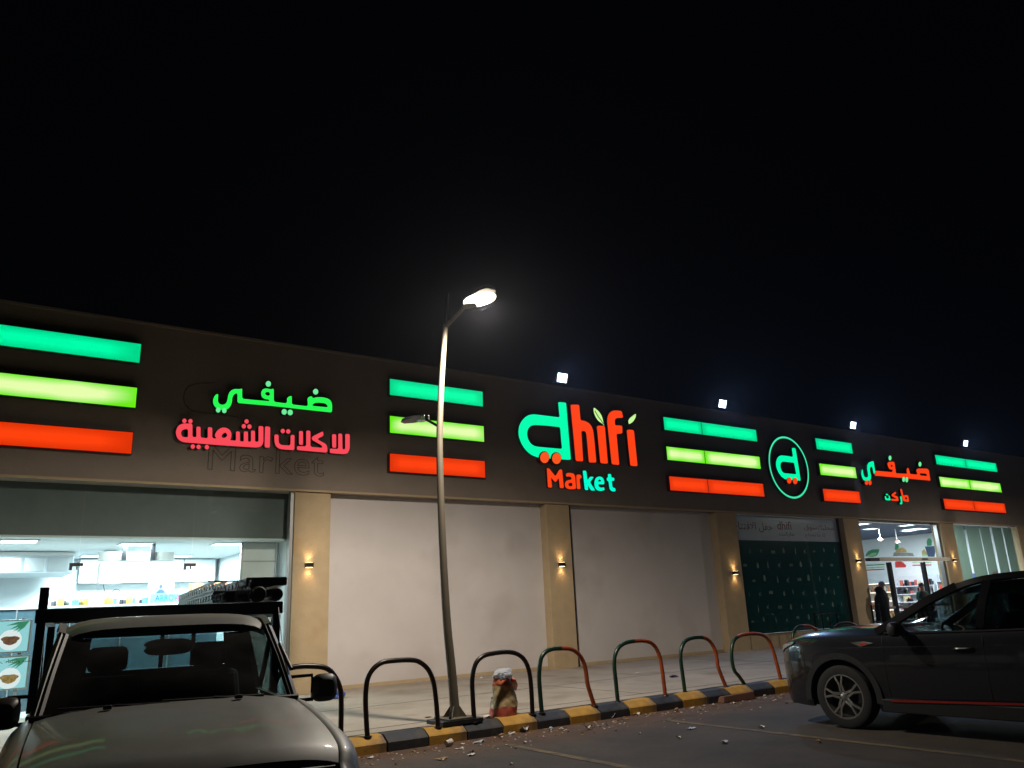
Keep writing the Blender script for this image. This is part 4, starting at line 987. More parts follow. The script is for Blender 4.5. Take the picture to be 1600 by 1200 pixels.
shelf_unit(17.3, 19.2, [.4, .8, 1.2, 1.6, 2.0], [(.5, .06, .05), (.6, .6, .62), (.1, .15, .4)], 'market shelves with red and white goods right of the doorway', dark=True)

# ================================================================== PEOPLE AT THE ENTRANCE
def skin_person(name, label, loc, rz, H, arms, mats, lean=0.0, hair=None, step=0.06):
    """one continuous skinned body; arms = (left, right) wrist positions; mats = (skin, shirt, trousers, shoe)"""
    t = thing(name, label, 'person', loc, rz)
    k = H/1.75
    J = {'pelvis': (0, 0, .95), 'belly': (0, .01, 1.08), 'chest': (0, lean*.5, 1.30), 'neck': (0, lean, 1.48), 'chin': (0, lean-.015, 1.56), 'head': (0, lean-.01, 1.65), 'crown': (0, lean, 1.73)}
    Rr = {'pelvis': (.155, .115), 'belly': (.15, .11), 'chest': (.165, .12), 'neck': (.06, .06), 'chin': (.068, .078), 'head': (.078, .095), 'crown': (.055, .07)}
    E = [('pelvis', 'belly'), ('belly', 'chest'), ('chest', 'neck'), ('neck', 'chin'), ('chin', 'head'), ('head', 'crown')]
    for s, nm in ((-1, 'l'), (1, 'r')):
        w = arms[0] if s < 0 else arms[1]
        sh = Vector((s*.175, lean*.7, 1.40)); wr = Vector(w); mid = (sh+wr)/2; L = (wr-sh).length
        el = mid+Vector((s*.06, .10 if wr.y < sh.y else .03, -.06))*(1 if L < .5 else .4)
        hd = wr+(wr-el).normalized()*.10
        J.update({nm+'sh': tuple(sh), nm+'el': tuple(el), nm+'wr': tuple(wr), nm+'hd': tuple(hd)})
        Rr.update({nm+'sh': (.062, .062), nm+'el': (.047, .047), nm+'wr': (.034, .03), nm+'hd': (.026, .036)})
        E += [('chest', nm+'sh'), (nm+'sh', nm+'el'), (nm+'el', nm+'wr'), (nm+'wr', nm+'hd')]
        y = s*step
        J.update({nm+'hip': (s*.095, 0, .88), nm+'kn': (s*.10, y*.5-.02, .50), nm+'an': (s*.105, y, .10), nm+'toe': (s*.115, y-.13, .045)})
        Rr.update({nm+'hip': (.095, .10), nm+'kn': (.065, .068), nm+'an': (.045, .05), nm+'toe': (.042, .035)})
        E += [('pelvis', nm+'hip'), (nm+'hip', nm+'kn'), (nm+'kn', nm+'an'), (nm+'an', nm+'toe')]
    names = list(J); me = bpy.data.meshes.new('body')
    me.from_pydata([Vector(J[n])*k for n in names], [(names.index(a), names.index(b)) for a, b in E], [])
    o = link('body', me, t)
    sk = o.modifiers.new('skin', 'SKIN'); ss = o.modifiers.new('sub', 'SUBSURF'); ss.levels = ss.render_levels = 2
    for i, n in enumerate(names):
        sv = me.skin_vertices[0].data[i]; sv.radius = (Rr[n][0]*k, Rr[n][1]*k); sv.use_root = (n == 'pelvis')
    dg = bpy.context.evaluated_depsgraph_get(); dg.update()
    m2 = bpy.data.meshes.new_from_object(o.evaluated_get(dg)); o.modifiers.clear(); o.data = m2; m2.name = 'body'
    m2.materials.clear()
    for m in mats: m2.materials.append(m)
    hands = [Vector(J[n])*k for n in ('lhd', 'rhd')]
    for p in m2.polygons:
        c = p.center; p.use_smooth = True
        if c.z > 1.49*k or min((c-h).length for h in hands) < .085*k: p.material_index = 0
        elif c.z < .085*k: p.material_index = 3
        elif c.z < .97*k and min((c-Vector(J[n])*k).length for n in ('lel', 'rel', 'lwr', 'rwr')) > .10*k: p.material_index = 2
        else: p.material_index = 1
    # face: nose and eyes, ears
    hz = 1.645*k; hy = (lean-.01)*k
    mb = MB(); mb.add([(-.016*k, hy-.088*k, hz-.02*k), (.016*k, hy-.088*k, hz-.02*k), (0, hy-.118*k, hz-.018*k), (0, hy-.09*k, hz+.025*k)], [(0, 1, 2), (0, 2, 3), (1, 3, 2), (0, 3, 1)]); mb.build('nose', mats[0], t, world=False)
    for s in (-1, 1):
        mb = MB(); mb.lathe([(0, -.004), (.011*k, 0), (0, .004)], 8, (s*.03*k, hy-.090*k, hz+.015*k), 'y'); mb.build('eye', M['blackpl'], t, world=False)
        mb = MB(); mb.lathe([(0, -.01), (.024*k, 0), (0, .01)], 8, (s*.082*k, hy, hz), 'x'); mb.build('ear', mats[0], t, world=False)
    if hair:
        mb = MB(); rows = []
        for i in range(6):
            a = PI/2*i/5; r = math.cos(a)
            rows.append([(math.cos(u)*.092*k*r, hy+.008*k+math.sin(u)*.108*k*r, hz+.015*k+math.sin(a)*.112*k - (.05*k if (i == 0 and math.sin(u) > -.2) else 0)) for u in [2*PI*q/16 for q in range(16)]])
        mb.grid(rows, closed=True); mb.build(hair[0], hair[1], t, world=False, smooth=True)
    return t
shoe = M['blackpl']
# woman in a black robe and head scarf, her back to the car park
p = onY(1372.5, 916, 14.85)
wm = thing('person', 'person in a long black robe and black head scarf facing the market entrance', 'person', (p.x, 14.85, SW), 0.25)
Hh = p.z-SW
mb = MB(); rows = []
for z, rx, ry, dy in ((0.02, .31, .27, 0), (.25, .29, .25, .0), (.55, .265, .22, .0), (.85, .25, .19, 0), (1.02, .255, .185, .0), (1.18, .265, .175, .0), (1.30, .25, .155, .0), (1.38, .205, .13, .0), (1.43, .12, .10, .0)):
    rows.append([(rx*math.copysign(abs(math.cos(u))**.8, math.cos(u))*(1+.035*math.sin(9*u+z*4)*(1.2-z*.6)), dy+ry*math.sin(u)*(1+.035*math.sin(7*u)), z*Hh/1.68) for u in [2*PI*k/40 for k in range(40)]])
mb.grid(rows, closed=True); mb.f.append(tuple(range(40))); mb.mi.append(0)
mb.build('robe', M['abaya'], wm, world=False, smooth=True)
mb = MB(); rows = []
for z, rx, ry, dy in ((1.24, .225, .165, .03), (1.36, .18, .145, .02), (1.44, .115, .115, .01), (1.50, .10, .115, .0), (1.57, .105, .125, .0), (1.63, .09, .11, .0), (1.67, .05, .06, .01), (1.68, .005, .005, .01)):
    rows.append([(rx*math.cos(u)*(1+.03*math.sin(6*u)), dy*-1+ry*math.sin(u), z*Hh/1.68) for u in [2*PI*k/24 for k in range(24)]])
mb.grid(rows, closed=True); mb.build('head_scarf', M['abaya'], wm, world=False, smooth=True)
mb = MB(); mb.lathe([(0, -.07), (.05, -.05), (.068, 0), (.05, .06), (0, .08)], 14, (0, .095, 1.555*Hh/1.68)); mb.build('face', M['skin'], wm, world=False, smooth=True)
for s in (-1, 1):
    mb = MB(); mb.tube([(s*.21, .0, 1.34*Hh/1.68), (s*.27, .02, 1.08*Hh/1.68), (s*.24, .10, .88*Hh/1.68)], [.065, .07, .075], 12); mb.build('sleeve', M['abaya'], wm, world=False, smooth=True)
# a taller person just beyond her
p = onY(1377, 909, 15.25)
skin_person('person', 'person with a grey blue cap and dark clothes half hidden behind the black robe', (p.x, 15.25, SW), PI+0.2, p.z-SW, ((-.24, -.02, .90), (.24, -.02, .90)),
            (M['skin'], mat('slate jacket', (0.018, 0.022, 0.03), 0.9, var=0.1, spec=0.1), mat('dark trousers', (0.014, 0.015, 0.018), 0.85, var=0.1), shoe), hair=('cap', mat('grey blue cap', (0.10, 0.12, 0.17), 0.8, var=0.1)))
p = onY(1437, 911, 15.05)
skin_person('person', 'person in a dark vest with green sleeves and raised hands at the market door', (p.x, 15.05, SW), -0.5, p.z-SW, ((-.17, -.30, 1.13), (.20, -.26, 1.16)),
            (M['skin'], mat('green shirt', (0.02, 0.13, 0.085), 0.8, var=0.15), mat('black trousers', (0.012, 0.012, 0.014), 0.85, var=0.1), shoe), lean=-.06, hair=('hair', mat('black hair', (0.012, 0.010, 0.010), 0.6, var=0.2, scale=40)))
vest = bpy.data.objects[[o.name for o in COL.objects if o.get('label', '').startswith('person in a dark vest')][0]]
k = (p.z-SW)/1.75
mb = MB(); rows = []
for z, rx, ry, dy in ((.90, .185, .145, 0), (1.08, .175, .137, .0), (1.25, .19, .142, -.03), (1.36, .165, .13, -.045), (1.44, .10, .09, -.055)):
    rows.append([(rx*math.cos(u)*k, (dy+ry*math.sin(u))*k, z*k) for u in [2*PI*q/20 for q in range(20)]])
mb.grid(rows, closed=True); mb.build('vest', mat('black vest', (0.012, 0.013, 0.016), 0.8, var=0.15), vest, world=False, smooth=True)

# ================================================================== HOOPS ALONG THE KERB
def px5(pts): return [(480+x/2.105, 960+y/2.105) for x, y in pts]
def px7(pts): return [(1100+x/5.217, 780+y/5.217) for x, y in pts]
HOOPS = [
 (px5([(-105, 412), (-112, 300), (-108, 235), (-85, 190), (-50, 175), (0, 170), (60, 176), (90, 203), (107, 240), (112, 290), (110, 415)]), 0, 'dark steel hoop partly behind the pickup mirror, leftmost on the kerb'),
 (px5([(198, 403), (193, 320), (192, 270), (198, 215), (215, 182), (243, 160), (277, 153), (338, 150), (370, 157), (398, 182), (415, 222), (424, 285), (430, 370)]), 0, 'dark steel hoop just left of the lamp post'),
 (px5([(550, 355), (545, 280), (543, 215), (553, 165), (578, 138), (615, 128), (660, 124), (692, 131), (716, 152), (730, 188), (737, 245), (741, 328)]), 0, 'dark steel hoop around the rubbish sack'),
 (px5([(772, 325), (767, 270), (763, 205), (768, 150), (782, 126), (803, 115), (835, 112), (866, 114), (890, 128), (908, 155), (917, 190), (923, 232), (945, 300)]), 1, 'green and orange hoop with its right leg kinked, right of the rubbish sack'),
 (px5([(1022, 288), (1016, 230), (1010, 160), (1018, 120), (1040, 97), (1075, 88), (1115, 88), (1140, 101), (1157, 132), (1167, 180), (1178, 268)]), 1, 'upright green and orange hoop in the middle of the green and orange row'),
 (px5([(1243, 258), (1235, 200), (1228, 135), (1238, 95), (1262, 79), (1300, 76), (1325, 89), (1342, 120), (1348, 150), (1353, 178), (1378, 238)]), 1, 'green and orange hoop with a bent right leg, second left of the dark car'),
 (px5([(1440, 230), (1420, 203), (1404, 182), (1396, 140), (1399, 98), (1414, 75), (1447, 65), (1490, 66), (1515, 82), (1535, 128), (1558, 215)]), 1, 'green and orange hoop with a bent left leg, nearest the dark car nose'),
 (px7([(716, 1250), (724, 1130), (735, 1080), (762, 1045), (800, 1036), (858, 1036), (897, 1055), (922, 1095), (945, 1235)]), 1, 'hoop showing just above the dark car bonnet front'),
 (px7([(1062, 1200), (1066, 1080), (1078, 1040), (1105, 1018), (1150, 1010), (1195, 1012), (1235, 1032), (1258, 1070), (1275, 1190)]), 0, 'dark hoop showing behind the rear of the dark car bonnet'),
]
for i, (pts, kind, lab) in enumerate(HOOPS):
    if i < 7:
        a = onZ(*pts[-1], SW); Y = a.y if i == 0 else (a.y+onZ(*pts[0], SW).y)/2
    else: Y = 9.80
    P = [onY(x, y, Y) for x, y in pts]
    P[0].z = SW-.01; P[-1].z = SW-.01
    # resample so that the tube is round at the bends
    C_ = crom(P, 5); mid = len(C_)//2
    t = thing('kerb_hoop', lab, 'steel hoop', ((P[0].x+P[-1].x)/2, Y, SW), 0, 'steel hoops along the kerb')
    if kind == 0:
        mb = MB(); mb.tube(C_, 0.031, 12); mb.build('tube', M['hoopd'], t, smooth=True)
    else:
        mb = MB(); mb.tube(C_[:mid+1], 0.031, 12); mb.build('green_half', M['hoopg'], t, smooth=True)
        mb = MB(); mb.tube(C_[mid:], 0.0312, 12); mb.build('orange_half', M['hoopo'], t, smooth=True)
    for q in (P[0], P[-1]):
        mb = MB(); mb.lathe([(0, SW+.010), (.05, SW+.010), (.055, SW+.001), (0, SW)], 14, (q.x, q.y, 0)); mb.build('foot_collar', M['hoopd'], t)
# black trolley rails against the shop front
for i, (x0, x1, y0, Y) in enumerate(((1272, 1307, 959, 14.9), (1361, 1372, 945, 14.3))):
    a = onY(x0, y0, Y); b = onY(x1, y0, Y)
    t = thing('trolley_rail', ('black rectangular trolley rail in front of the green poster window', 'black rectangular rail beside the person in the black robe')[i], 'rail', ((a.x+b.x)/2, Y, SW))
    mb = MB(); mb.tube([(a.x, Y, SW), (a.x, Y, a.z), (b.x, Y, a.z), (b.x, Y, SW)], 0.028, 8); mb.build('frame', M['glossb'], t)
    for f in (.33, .66) if i == 0 else ():
        X = a.x+(b.x-a.x)*f; mb = MB(); mb.tube([(X, Y, SW), (X, Y, a.z-.03)], 0.018, 8); mb.build('bar', M['glossb'], t)
    if i == 1:
        mb = MB(); mb.tube([(a.x, Y, .75), (b.x, Y, .75)], 0.018, 8); mb.build('bar', M['glossb'], t)

# ================================================================== VEHICLES
def paint(name, col, rough, metal, coat, dust=None, spec=0.5):
    return mat(name, col, rough, metal, var=0.06, scale=3, coat=coat, dirt=dust, spec=spec)
def section(ctrl, n):
    """smooth half section (x, z) -> full closed ring left to right over the top"""
    P = crom([(x, 0, z) for x, z in ctrl], n)
    return [(p.x, p.z) for p in P]
def wheel(parent, x, y, R, W_, side, spokes, rimmat):
    """wheel part with tyre, rim and spokes; side = -1 left, 1 right"""
    hub = MB(); xo = x+side*W_/2
    hub.lathe([(0, x+side*(W_/2-.012)), (.035, x+side*(W_/2-.012)), (.06, x+side*(W_/2-.03)), (.065, x-side*.02), (0, x-side*.02)], 20, (0, y, R), 'x')
    w = hub.build('wheel', rimmat, parent, world=False, smooth=True)
    Rr = R*.69
    mb = MB(); mb.lathe([(Rr, x-side*W_/2*.9), (R*.9, x-side*W_/2), (R*.97, x-side*W_/2*.9), (R, x-side*W_/2*.6), (R, x+side*W_/2*.6), (R*.97, x+side*W_/2*.9), (R*.9, xo), (Rr*1.03, x+side*W_/2*.93), (Rr, x+side*W_/2*.85)], 48, (0, y, R), 'x', closed=True)
    mb.build('tyre', M['rubber'], w, world=False, smooth=True)
    mb = MB(); mb.lathe([(Rr*1.0, x+side*W_/2*.86), (Rr*1.02, x+side*W_/2*.92), (Rr*.96, x+side*W_/2*.92), (Rr*.93, x+side*W_/2*.7), (Rr*.92, x-side*W_/2*.8), (Rr*1.0, x-side*W_/2*.8)], 48, (0, y, R), 'x', closed=True)
    mb.build('rim', rimmat, w, world=False, smooth=True)
    mb = MB(); mb.lathe([(0, x-side*.03), (Rr*.92, x-side*.03), (Rr*.92, x-side*.05), (0, x-side*.05)], 32, (0, y, R), 'x'); mb.build('brake_disc', M['blackpl'], w, world=False)
    for k in range(spokes):
        for s2 in (-1, 1):
            a = 2*PI*(k+.12)/spokes; b = a+s2*.20
            p = Vector((xo-side*.025, y+.05*math.cos(a+s2*.5), R+.05*math.sin(a+s2*.5))); m = Vector((xo-side*.016, y+Rr*.55*math.cos(a+s2*.10), R+Rr*.55*math.sin(a+s2*.10))); q = Vector((xo-side*.02, y+Rr*.95*math.cos(b), R+Rr*.95*math.sin(b)))
            mb = MB(); mb.bar(p, m, .030, .022, up=(1, 0, 0)); mb.bar(m, q, .024, .022, up=(1, 0, 0)); mb.build('spoke', rimmat, w, world=False)
    return w
def quadpanel(c, nu=8, nv=6, bulge=(0, 0, 0), th=None):
    """curved four cornered panel: corners c00, c10, c11, c01"""
    a, b, c_, d = [Vector(q) for q in c]; B = Vector(bulge); rows = []
    for j in range(nv+1):
        v = j/nv; r = []
        for i in range(nu+1):
            u = i/nu; p = a.lerp(b, u).lerp(d.lerp(c_, u), v)
            r.append(p+B*(4*u*(1-u))*(4*v*(1-v))**.5 if True else p)
        rows.append(r)
    return rows

# ---------------------------------------------------------------- dark grey SUV, nose to the kerb
suv_o = onZ(1334, 1137, 0.0)
suvp = paint('dark grey metallic paint', (0.014, 0.0155, 0.020), 0.25, 0.2, 1.0, spec=0.3)
RZ = math.radians(3.0)
cs, sn = math.cos(RZ), math.sin(RZ)
suv = thing('parked_suv', 'dark grey SUV parked nose to the kerb at the right edge', 'car', (suv_o.x+0.80*cs, suv_o.y+0.80*sn, 0), RZ)
RW = 0.365; YA, YB = 0.0, -2.72; AR = 0.445
fw = pch([.96, .93, .86, .72, .45, 0, -1.5, -2.8, -3.3, -3.6, -3.70], [.50, .66, .79, .88, .925, .94, .935, .94, .91, .84, .74])
fzb = pch([.96, .80, .5, 0, -3.0, -3.70], [.34, .26, .23, .22, .22, .36])
fzs = pch([.96, .90, .75, .45, 0, -.6, -1.5, -2.7, -3.4, -3.70], [.83, .94, 1.005, 1.05, 1.07, 1.09, 1.115, 1.15, 1.17, 1.05])
fzc = pch([.96, .90, .75, .45, 0, -.5, -.75, -1.5, -3.4, -3.70], [.87, 1.00, 1.08, 1.14, 1.18, 1.19, 1.15, 1.10, 1.15, 1.05])
def suv_ring(y):
    w = fw(y); zs = fzs(y); zc = fzc(y); zb = fzb(y)
    arch = zb
    for ya in (YA, YB):
        d = abs(y-ya)
        if d < AR: arch = max(arch, RW+math.sqrt(max(AR*AR-d*d, 0)))
    mz = .60 if arch < .6 else arch+.02
    h = lambda z: z
    zz = sorted([arch, max(arch+.005, .40), max(arch+.01, .55), max(arch+.015, .70), max(arch+.02, zs-.16), zs-.06])
    wx = lambda z: w*(0.955+.045*math.sin(min(max((z-zb)/.45, 0), 1)*PI/2)) - max(0, z-(zs-.12))*.25*w/.94
    pts = [(wx(zz[0])-.06, zz[0]), (wx(zz[0]), zz[0]+.001)]+[(wx(z), z) for z in zz[1:]]
    pts += [(wx(zs-.06)-.012, zs-.02), (wx(zs-.06)-.045, zs), (w*.80, zs+(zc-zs)*.45), (w*.6, zs+(zc-zs)*.75), (w*.3, zs+(zc-zs)*.95), (0, zc)]
    return pts
ys = sorted(set([round(.96-.01*k, 3) for k in range(11)]+[round(.86-.04*k, 3) for k in range(115) if .86-.04*k > -3.6]+[-3.6, -3.63, -3.66, -3.69, -3.70]+[YA-AR-.001, YA+AR+.001, YB-AR-.001, YB+AR+.001]), reverse=True)
rows = []
for y in ys:
    h = suv_ring(y)
    rows.append([(-x, y, z) for x, z in h]+[(x, y, z) for x, z in reversed(h[:-1])])
mb = MB(); mb.grid(rows)
n = len(rows[0]); mb.f.append(tuple(range(n))); mb.mi.append(0); mb.f.append(tuple(reversed(range(len(mb.v)-n, len(mb.v))))); mb.mi.append(0)
suvbody = mb.build('body', suvp, suv, world=False, smooth=True, auto=35)
mb = MB(); mb.box(-.80, .80, -3.6, .80, .24, .30); mb.box(-.55, .55, -3.5, .75, .301, .85); mb.build('underbody', M['blackpl'], suv, world=False)
for x, y, s in ((-.815, YA, -1), (.815, YA, 1), (-.815, YB, -1), (.815, YB, 1)):
    wheel(suv, x, y, RW, .235, s, 5, mat('dark alloy', (0.38, 0.37, 0.36), 0.30, 0.85, var=.05) if (x < 0 and y == 0) else bpy.data.materials['dark alloy'])
# black arch cladding and sills
for s in (-1, 1):
    for ya in (YA, YB):
        rows = []
        for k in range(25):
            a = -.12+(PI+.24)*k/24; y = ya+math.cos(a); 
            r1, r2 = AR-.012, AR+.062; yy1, yy2 = ya+r1*math.cos(a), ya+r2*math.cos(a); z1, z2 = RW+r1*math.sin(a), RW+r2*math.sin(a)
            w1 = fw(yy1)*.995; w2 = fw(yy2)*.995
            rows.append([(s*(w1-.07), yy1, z1), (s*(w1+.010), yy1, z1), (s*(w2+.012), yy2, z2), (s*(w2-.03), yy2, z2)])
        mb = MB(); mb.grid(rows); mb.build('arch_trim', M['blackpl'], suv, world=False, smooth=True)
    mb = MB(); mb.hexa([(s*.86, -2.22, .215), (s*.952, -2.22, .225), (s*.952, -.50, .225), (s*.86, -.50, .215), (s*.86, -2.22, .36), (s*.958, -2.22, .37), (s*.958, -.50, .37), (s*.86, -.50, .36)]); mb.build('sill_trim', M['blackpl'], suv, world=False, bevel=.01)
    mb = MB(); mb.bar((s*.962, -.62, .355), (s*.962, -2.20, .405), .012, .022); mb.build('red_strip', mat('red reflective strip', (0.26, 0.012, 0.01), 0.25, 0, var=0, coat=1), suv, world=False)
# door shut lines, handles, trim darts, mirror, lamps
for s in (-1, 1):
    for y in (-.60, -1.72, -2.42):
        P = []
        for z in [.40+.06*k for k in range(12)]:
            if z < fzs(y)-.02: P.append((s*(fw(y)*(0.955+.045*math.sin(min(max((z-fzb(y))/.45, 0), 1)*PI/2))-max(0, z-(fzs(y)-.12))*.25*fw(y)/.94+.0008), y-.02*(z-.6)*(1 if y < -1 else 0), z))
        mb = MB(); mb.tube(P, .0035, 5); mb.build('door_gap', M['blackpl'], suv, world=False)
    for y in (-1.52, -2.5):
        mb = MB(); mb.tube(crom([(s*.915, y+.11, .93), (s*.950, y+.085, .933), (s*.955, y, .936), (s*.950, y-.085, .939), (s*.915, y-.11, .942)], 4), .0135, 8); mb.build('door_handle', suvp, suv, world=False, smooth=True)
    mb = MB(); mb.add([(s*.932, -.20, .995), (s*.9405, -.33, .945), (s*.941, -.50, .99), (s*.928, -.37, 1.01), (s*.943, -.33, .975)], [(0, 1, 4), (1, 2, 4), (2, 3, 4), (3, 0, 4)]); mb.build('fender_dart', M['chrome'], suv, world=False)
    mb = MB(); mb.add([(s*.942, -.31, .985), (s*.945, -.36, .962), (s*.945, -.43, .985), (s*.942, -.38, .997)], [(0, 1, 2, 3)]); mb.build('red_badge', mat('red badge', (0.45, .02, .02), .3, 0, var=0, coat=1), suv, world=False)
    # mirror
    mb = MB(); mb.bar((s*.88, -.86, 1.10), (s*1.01, -.87, 1.14), .10, .045); ms = mb.build('mirror_arm', M['blackpl'], suv, world=False, bevel=.01)
    rows = []
    for t, w, h in ((-.5, .3, .35), (-.42, .75, .8), (-.1, 1, 1), (.3, .95, .95), (.46, .6, .7), (.5, .25, .3)):
        c = Vector((s*(1.09+t*.21), -.86-abs(t)*.03, 1.15)); rows.append([tuple(c+Vector((0, .075*w*math.cos(u), .085*h*math.sin(u)))) for u in [2*PI*k/14 for k in range(14)]])
    mb = MB(); mb.grid(rows, closed=True); mb.f.append(tuple(range(14))); mb.mi.append(0); mb.f.append(tuple(reversed(range(len(mb.v)-14, len(mb.v))))); mb.mi.append(0)
    mb.build('mirror', M['blackpl'], suv, world=False, smooth=True)
    # headlamp: slim lens wrapping the front corner
    rows = []
    for k in range(9):
        y = .925-.040*k; x = fw(y)
        zt = fzs(y)-.030+.006*k*0; zb_ = zt-.075+.006*k
        rows.append([(s*(x+.004), y+.004, zb_), (s*(x+.006), y+.004, (zb_+zt)/2), (s*(x-.006), y+.003, zt)])
    mb = MB(); mb.grid(rows); mb.build('headlight', mat('headlight lens', (0.30, 0.33, 0.38), 0.06, 0.6, var=0.5, scale=30, coat=1), suv, world=False, smooth=True)
    mb = MB(); mb.hexa([(s*.69, .80, .42), (s*.83, .77, .42), (s*.80, .72, .42), (s*.68, .74, .42), (s*.67, .86, .60), (s*.825, .815, .60), (s*.80, .74, .60), (s*.67, .76, .60)]); mb.build('bumper_vent', M['blackpl'], suv, world=False, bevel=.01)
mb = MB(); mb.box(-.58, .58, .94, .972, .46, .72); gr = mb.build('grille', M['blackpl'], suv, world=False, bevel=.01)
for k in range(5):
    mb = MB(); mb.box(-.55, .55, .972, .982, .485+.048*k, .505+.048*k); mb.build('grille_bar', M['chrome'], gr, world=False)
# greenhouse: pillars, roof and glass
def rail(s, pts, wv, tv, name, m):
    for p, q in zip(pts[:-1], pts[1:]): pass
    mb = MB(); rows = []
    C_ = crom(pts, 5)
    for i, p in enumerate(C_):
        d = (C_[min(i+1, len(C_)-1)]-C_[max(i-1, 0)]).normalized(); a = Vector((s, 0, .35)).normalized(); b = d.cross(a).normalized()
        rows.append([p+a*tv+b*wv, p+a*tv-b*wv, p-a*tv-b*wv, p-a*tv+b*wv])
    mb.grid(rows, closed=True); mb.f.append((0, 1, 2, 3)); mb.mi.append(0); k = len(mb.v); mb.f.append((k-1, k-2, k-3, k-4)); mb.mi.append(0)
    return mb.build(name, m, suv, world=False, smooth=True)
top = [(.66, -1.42, 1.580), (.655, -1.75, 1.660), (.65, -2.2, 1.690), (.64, -2.8, 1.685), (.61, -3.25, 1.630)]
for s in (-1, 1):
    S = lambda p: (s*p[0], p[1], p[2])
    rail(s, [S(p) for p in ((.87, -.52, 1.105), (.80, -.85, 1.290), (.725, -1.15, 1.460), (.66, -1.45, 1.595))], .045, .022, 'a_pillar', M['glossb'])
    rail(s, [S(p) for p in [(.69, -1.30, 1.530)]+top], .032, .024, 'roof_rail', M['glossb'])
    rail(s, [S(p) for p in ((.885, -1.70, 1.095), (.80, -1.74, 1.390), (.665, -1.80, 1.660))], .045, .012, 'b_pillar', M['glossb'])
    rail(s, [S(p) for p in ((.885, -2.62, 1.125), (.79, -2.72, 1.420), (.65, -2.85, 1.660))], .05, .012, 'c_pillar', M['glossb'])
    rail(s, [S(p) for p in ((.85, -3.55, 1.145), (.74, -3.42, 1.390), (.62, -3.22, 1.630))], .13, .02, 'd_pillar', suvp)
    for nm, (a, b, c_, d), gm in (('front_window', ((.885, -.66, 1.110), (.895, -1.70, 1.125), (.672, -1.80, 1.645), (.70, -1.28, 1.515)), 'fglass'), ('rear_window', ((.895, -1.72, 1.125), (.89, -2.60, 1.155), (.655, -2.82, 1.655), (.672, -1.82, 1.645)), 'tglass'), ('quarter_window', ((.89, -2.66, 1.155), (.86, -3.45, 1.185), (.62, -3.22, 1.620), (.652, -2.87, 1.650)), 'tglass')):
        mb = MB(); mb.grid(quadpanel([S(a), S(b), S(c_), S(d)], 8, 6, (s*.02, 0, 0))); mb.build(nm, M[gm], suv, world=False, smooth=True)
    mb = MB(); mb.tube(crom([S(p) for p in ((.895, -.62, 1.103), (.90, -1.7, 1.120), (.897, -2.6, 1.150), (.87, -3.5, 1.175))], 5), .010, 6); mb.build('belt_trim', M['blackpl'], suv, world=False)
rows = []
for y, z, w in ((-1.40, 1.545, .655), (-1.55, 1.60, .655), (-1.75, 1.645, .65), (-2.2, 1.68, .645), (-2.8, 1.675, .635), (-3.15, 1.645, .615), (-3.32, 1.615, .60)):
    rows.append([(w*t, y, z+.035*(1-t*t)-.03) for t in [-1+2*k/12 for k in range(13)]])
mb = MB(); mb.grid(rows); mb.grid([[(x, y, z-.03) for x, y, z in r] for r in rows], flip=True); mb.build('roof', M['glossb'], suv, world=False, smooth=True)
mb = MB(); mb.grid(quadpanel([(-.85, -.50, 1.135), (.85, -.50, 1.135), (.655, -1.42, 1.585), (-.655, -1.42, 1.585)], 10, 6, (0, .10, .03))); mb.build('windscreen', M['cglass'], suv, world=False, smooth=True)
mb = MB(); mb.grid(quadpanel([(-.80, -3.60, 1.165), (.80, -3.60, 1.165), (.59, -3.30, 1.630), (-.59, -3.30, 1.630)], 10, 6, (0, -.06, 0))); mb.build('back_window', M['tglass'], suv, world=False, smooth=True)
mb = MB(); mb.tube(crom([(-.84, -.49, 1.150), (0, -.36, 1.175), (.84, -.49, 1.150)], 6), .012, 6); mb.build('wiper_cowl', M['blackpl'], suv, world=False)
for s in (-1, 1):
    for y in (-1.75, -2.65):
        mb = MB(); mb.hexa([(s*.40-.22, y-.05, .95), (s*.40+.22, y-.05, .95), (s*.40+.22, y+.07, .95), (s*.40-.22, y+.07, .95), (s*.40-.20, y-.20, 1.30), (s*.40+.20, y-.20, 1.30), (s*.40+.20, y-.12, 1.30), (s*.40-.20, y-.12, 1.30)])
        st = mb.build('seat', M['seat'], suv, world=False, bevel=.03)
        mb = MB(); mb.box(s*.40-.11, s*.40+.11, y-.24, y-.15, 1.33, 1.50); mb.build('headrest', M['seat'], st, world=False, bevel=.03)
mb = MB(); mb.lathe([(.165, -.015), (.18, 0), (.165, .015), (.15, 0)], 28, (0, 0, 0), 'y', closed=True)
mb.v = [(-.40+x, -1.18+y*.9+z*.35, 1.03+z*.93) for x, y, z in mb.v]; mb.build('steering_wheel', M['blackpl'], suv, world=False, smooth=True)
mb = MB(); mb.box(-.10, .10, -1.42, -1.39, 1.44, 1.50); mb.build('inside_mirror', M['blackpl'], suv, world=False, bevel=.01)

# ---------------------------------------------------------------- pale pickup truck with a ladder rack, facing the camera
TRZ = math.radians(171.8)
d0 = ray(271, 1096); hyp = math.hypot(d0[0], d0[1]); R0 = 5.25
tr = thing('pickup_truck', 'dusty pale pickup truck with dark ladder rack facing the camera', 'pickup truck', (d0[0]/hyp*R0, d0[1]/hyp*R0, 0), TRZ)
tp = paint('dusty silver paint', (0.215, 0.218, 0.21), 0.5, 0.15, 0.16, ((0.165, 0.16, 0.145), 1.6, 0.5))
tp2 = M['blackpl']
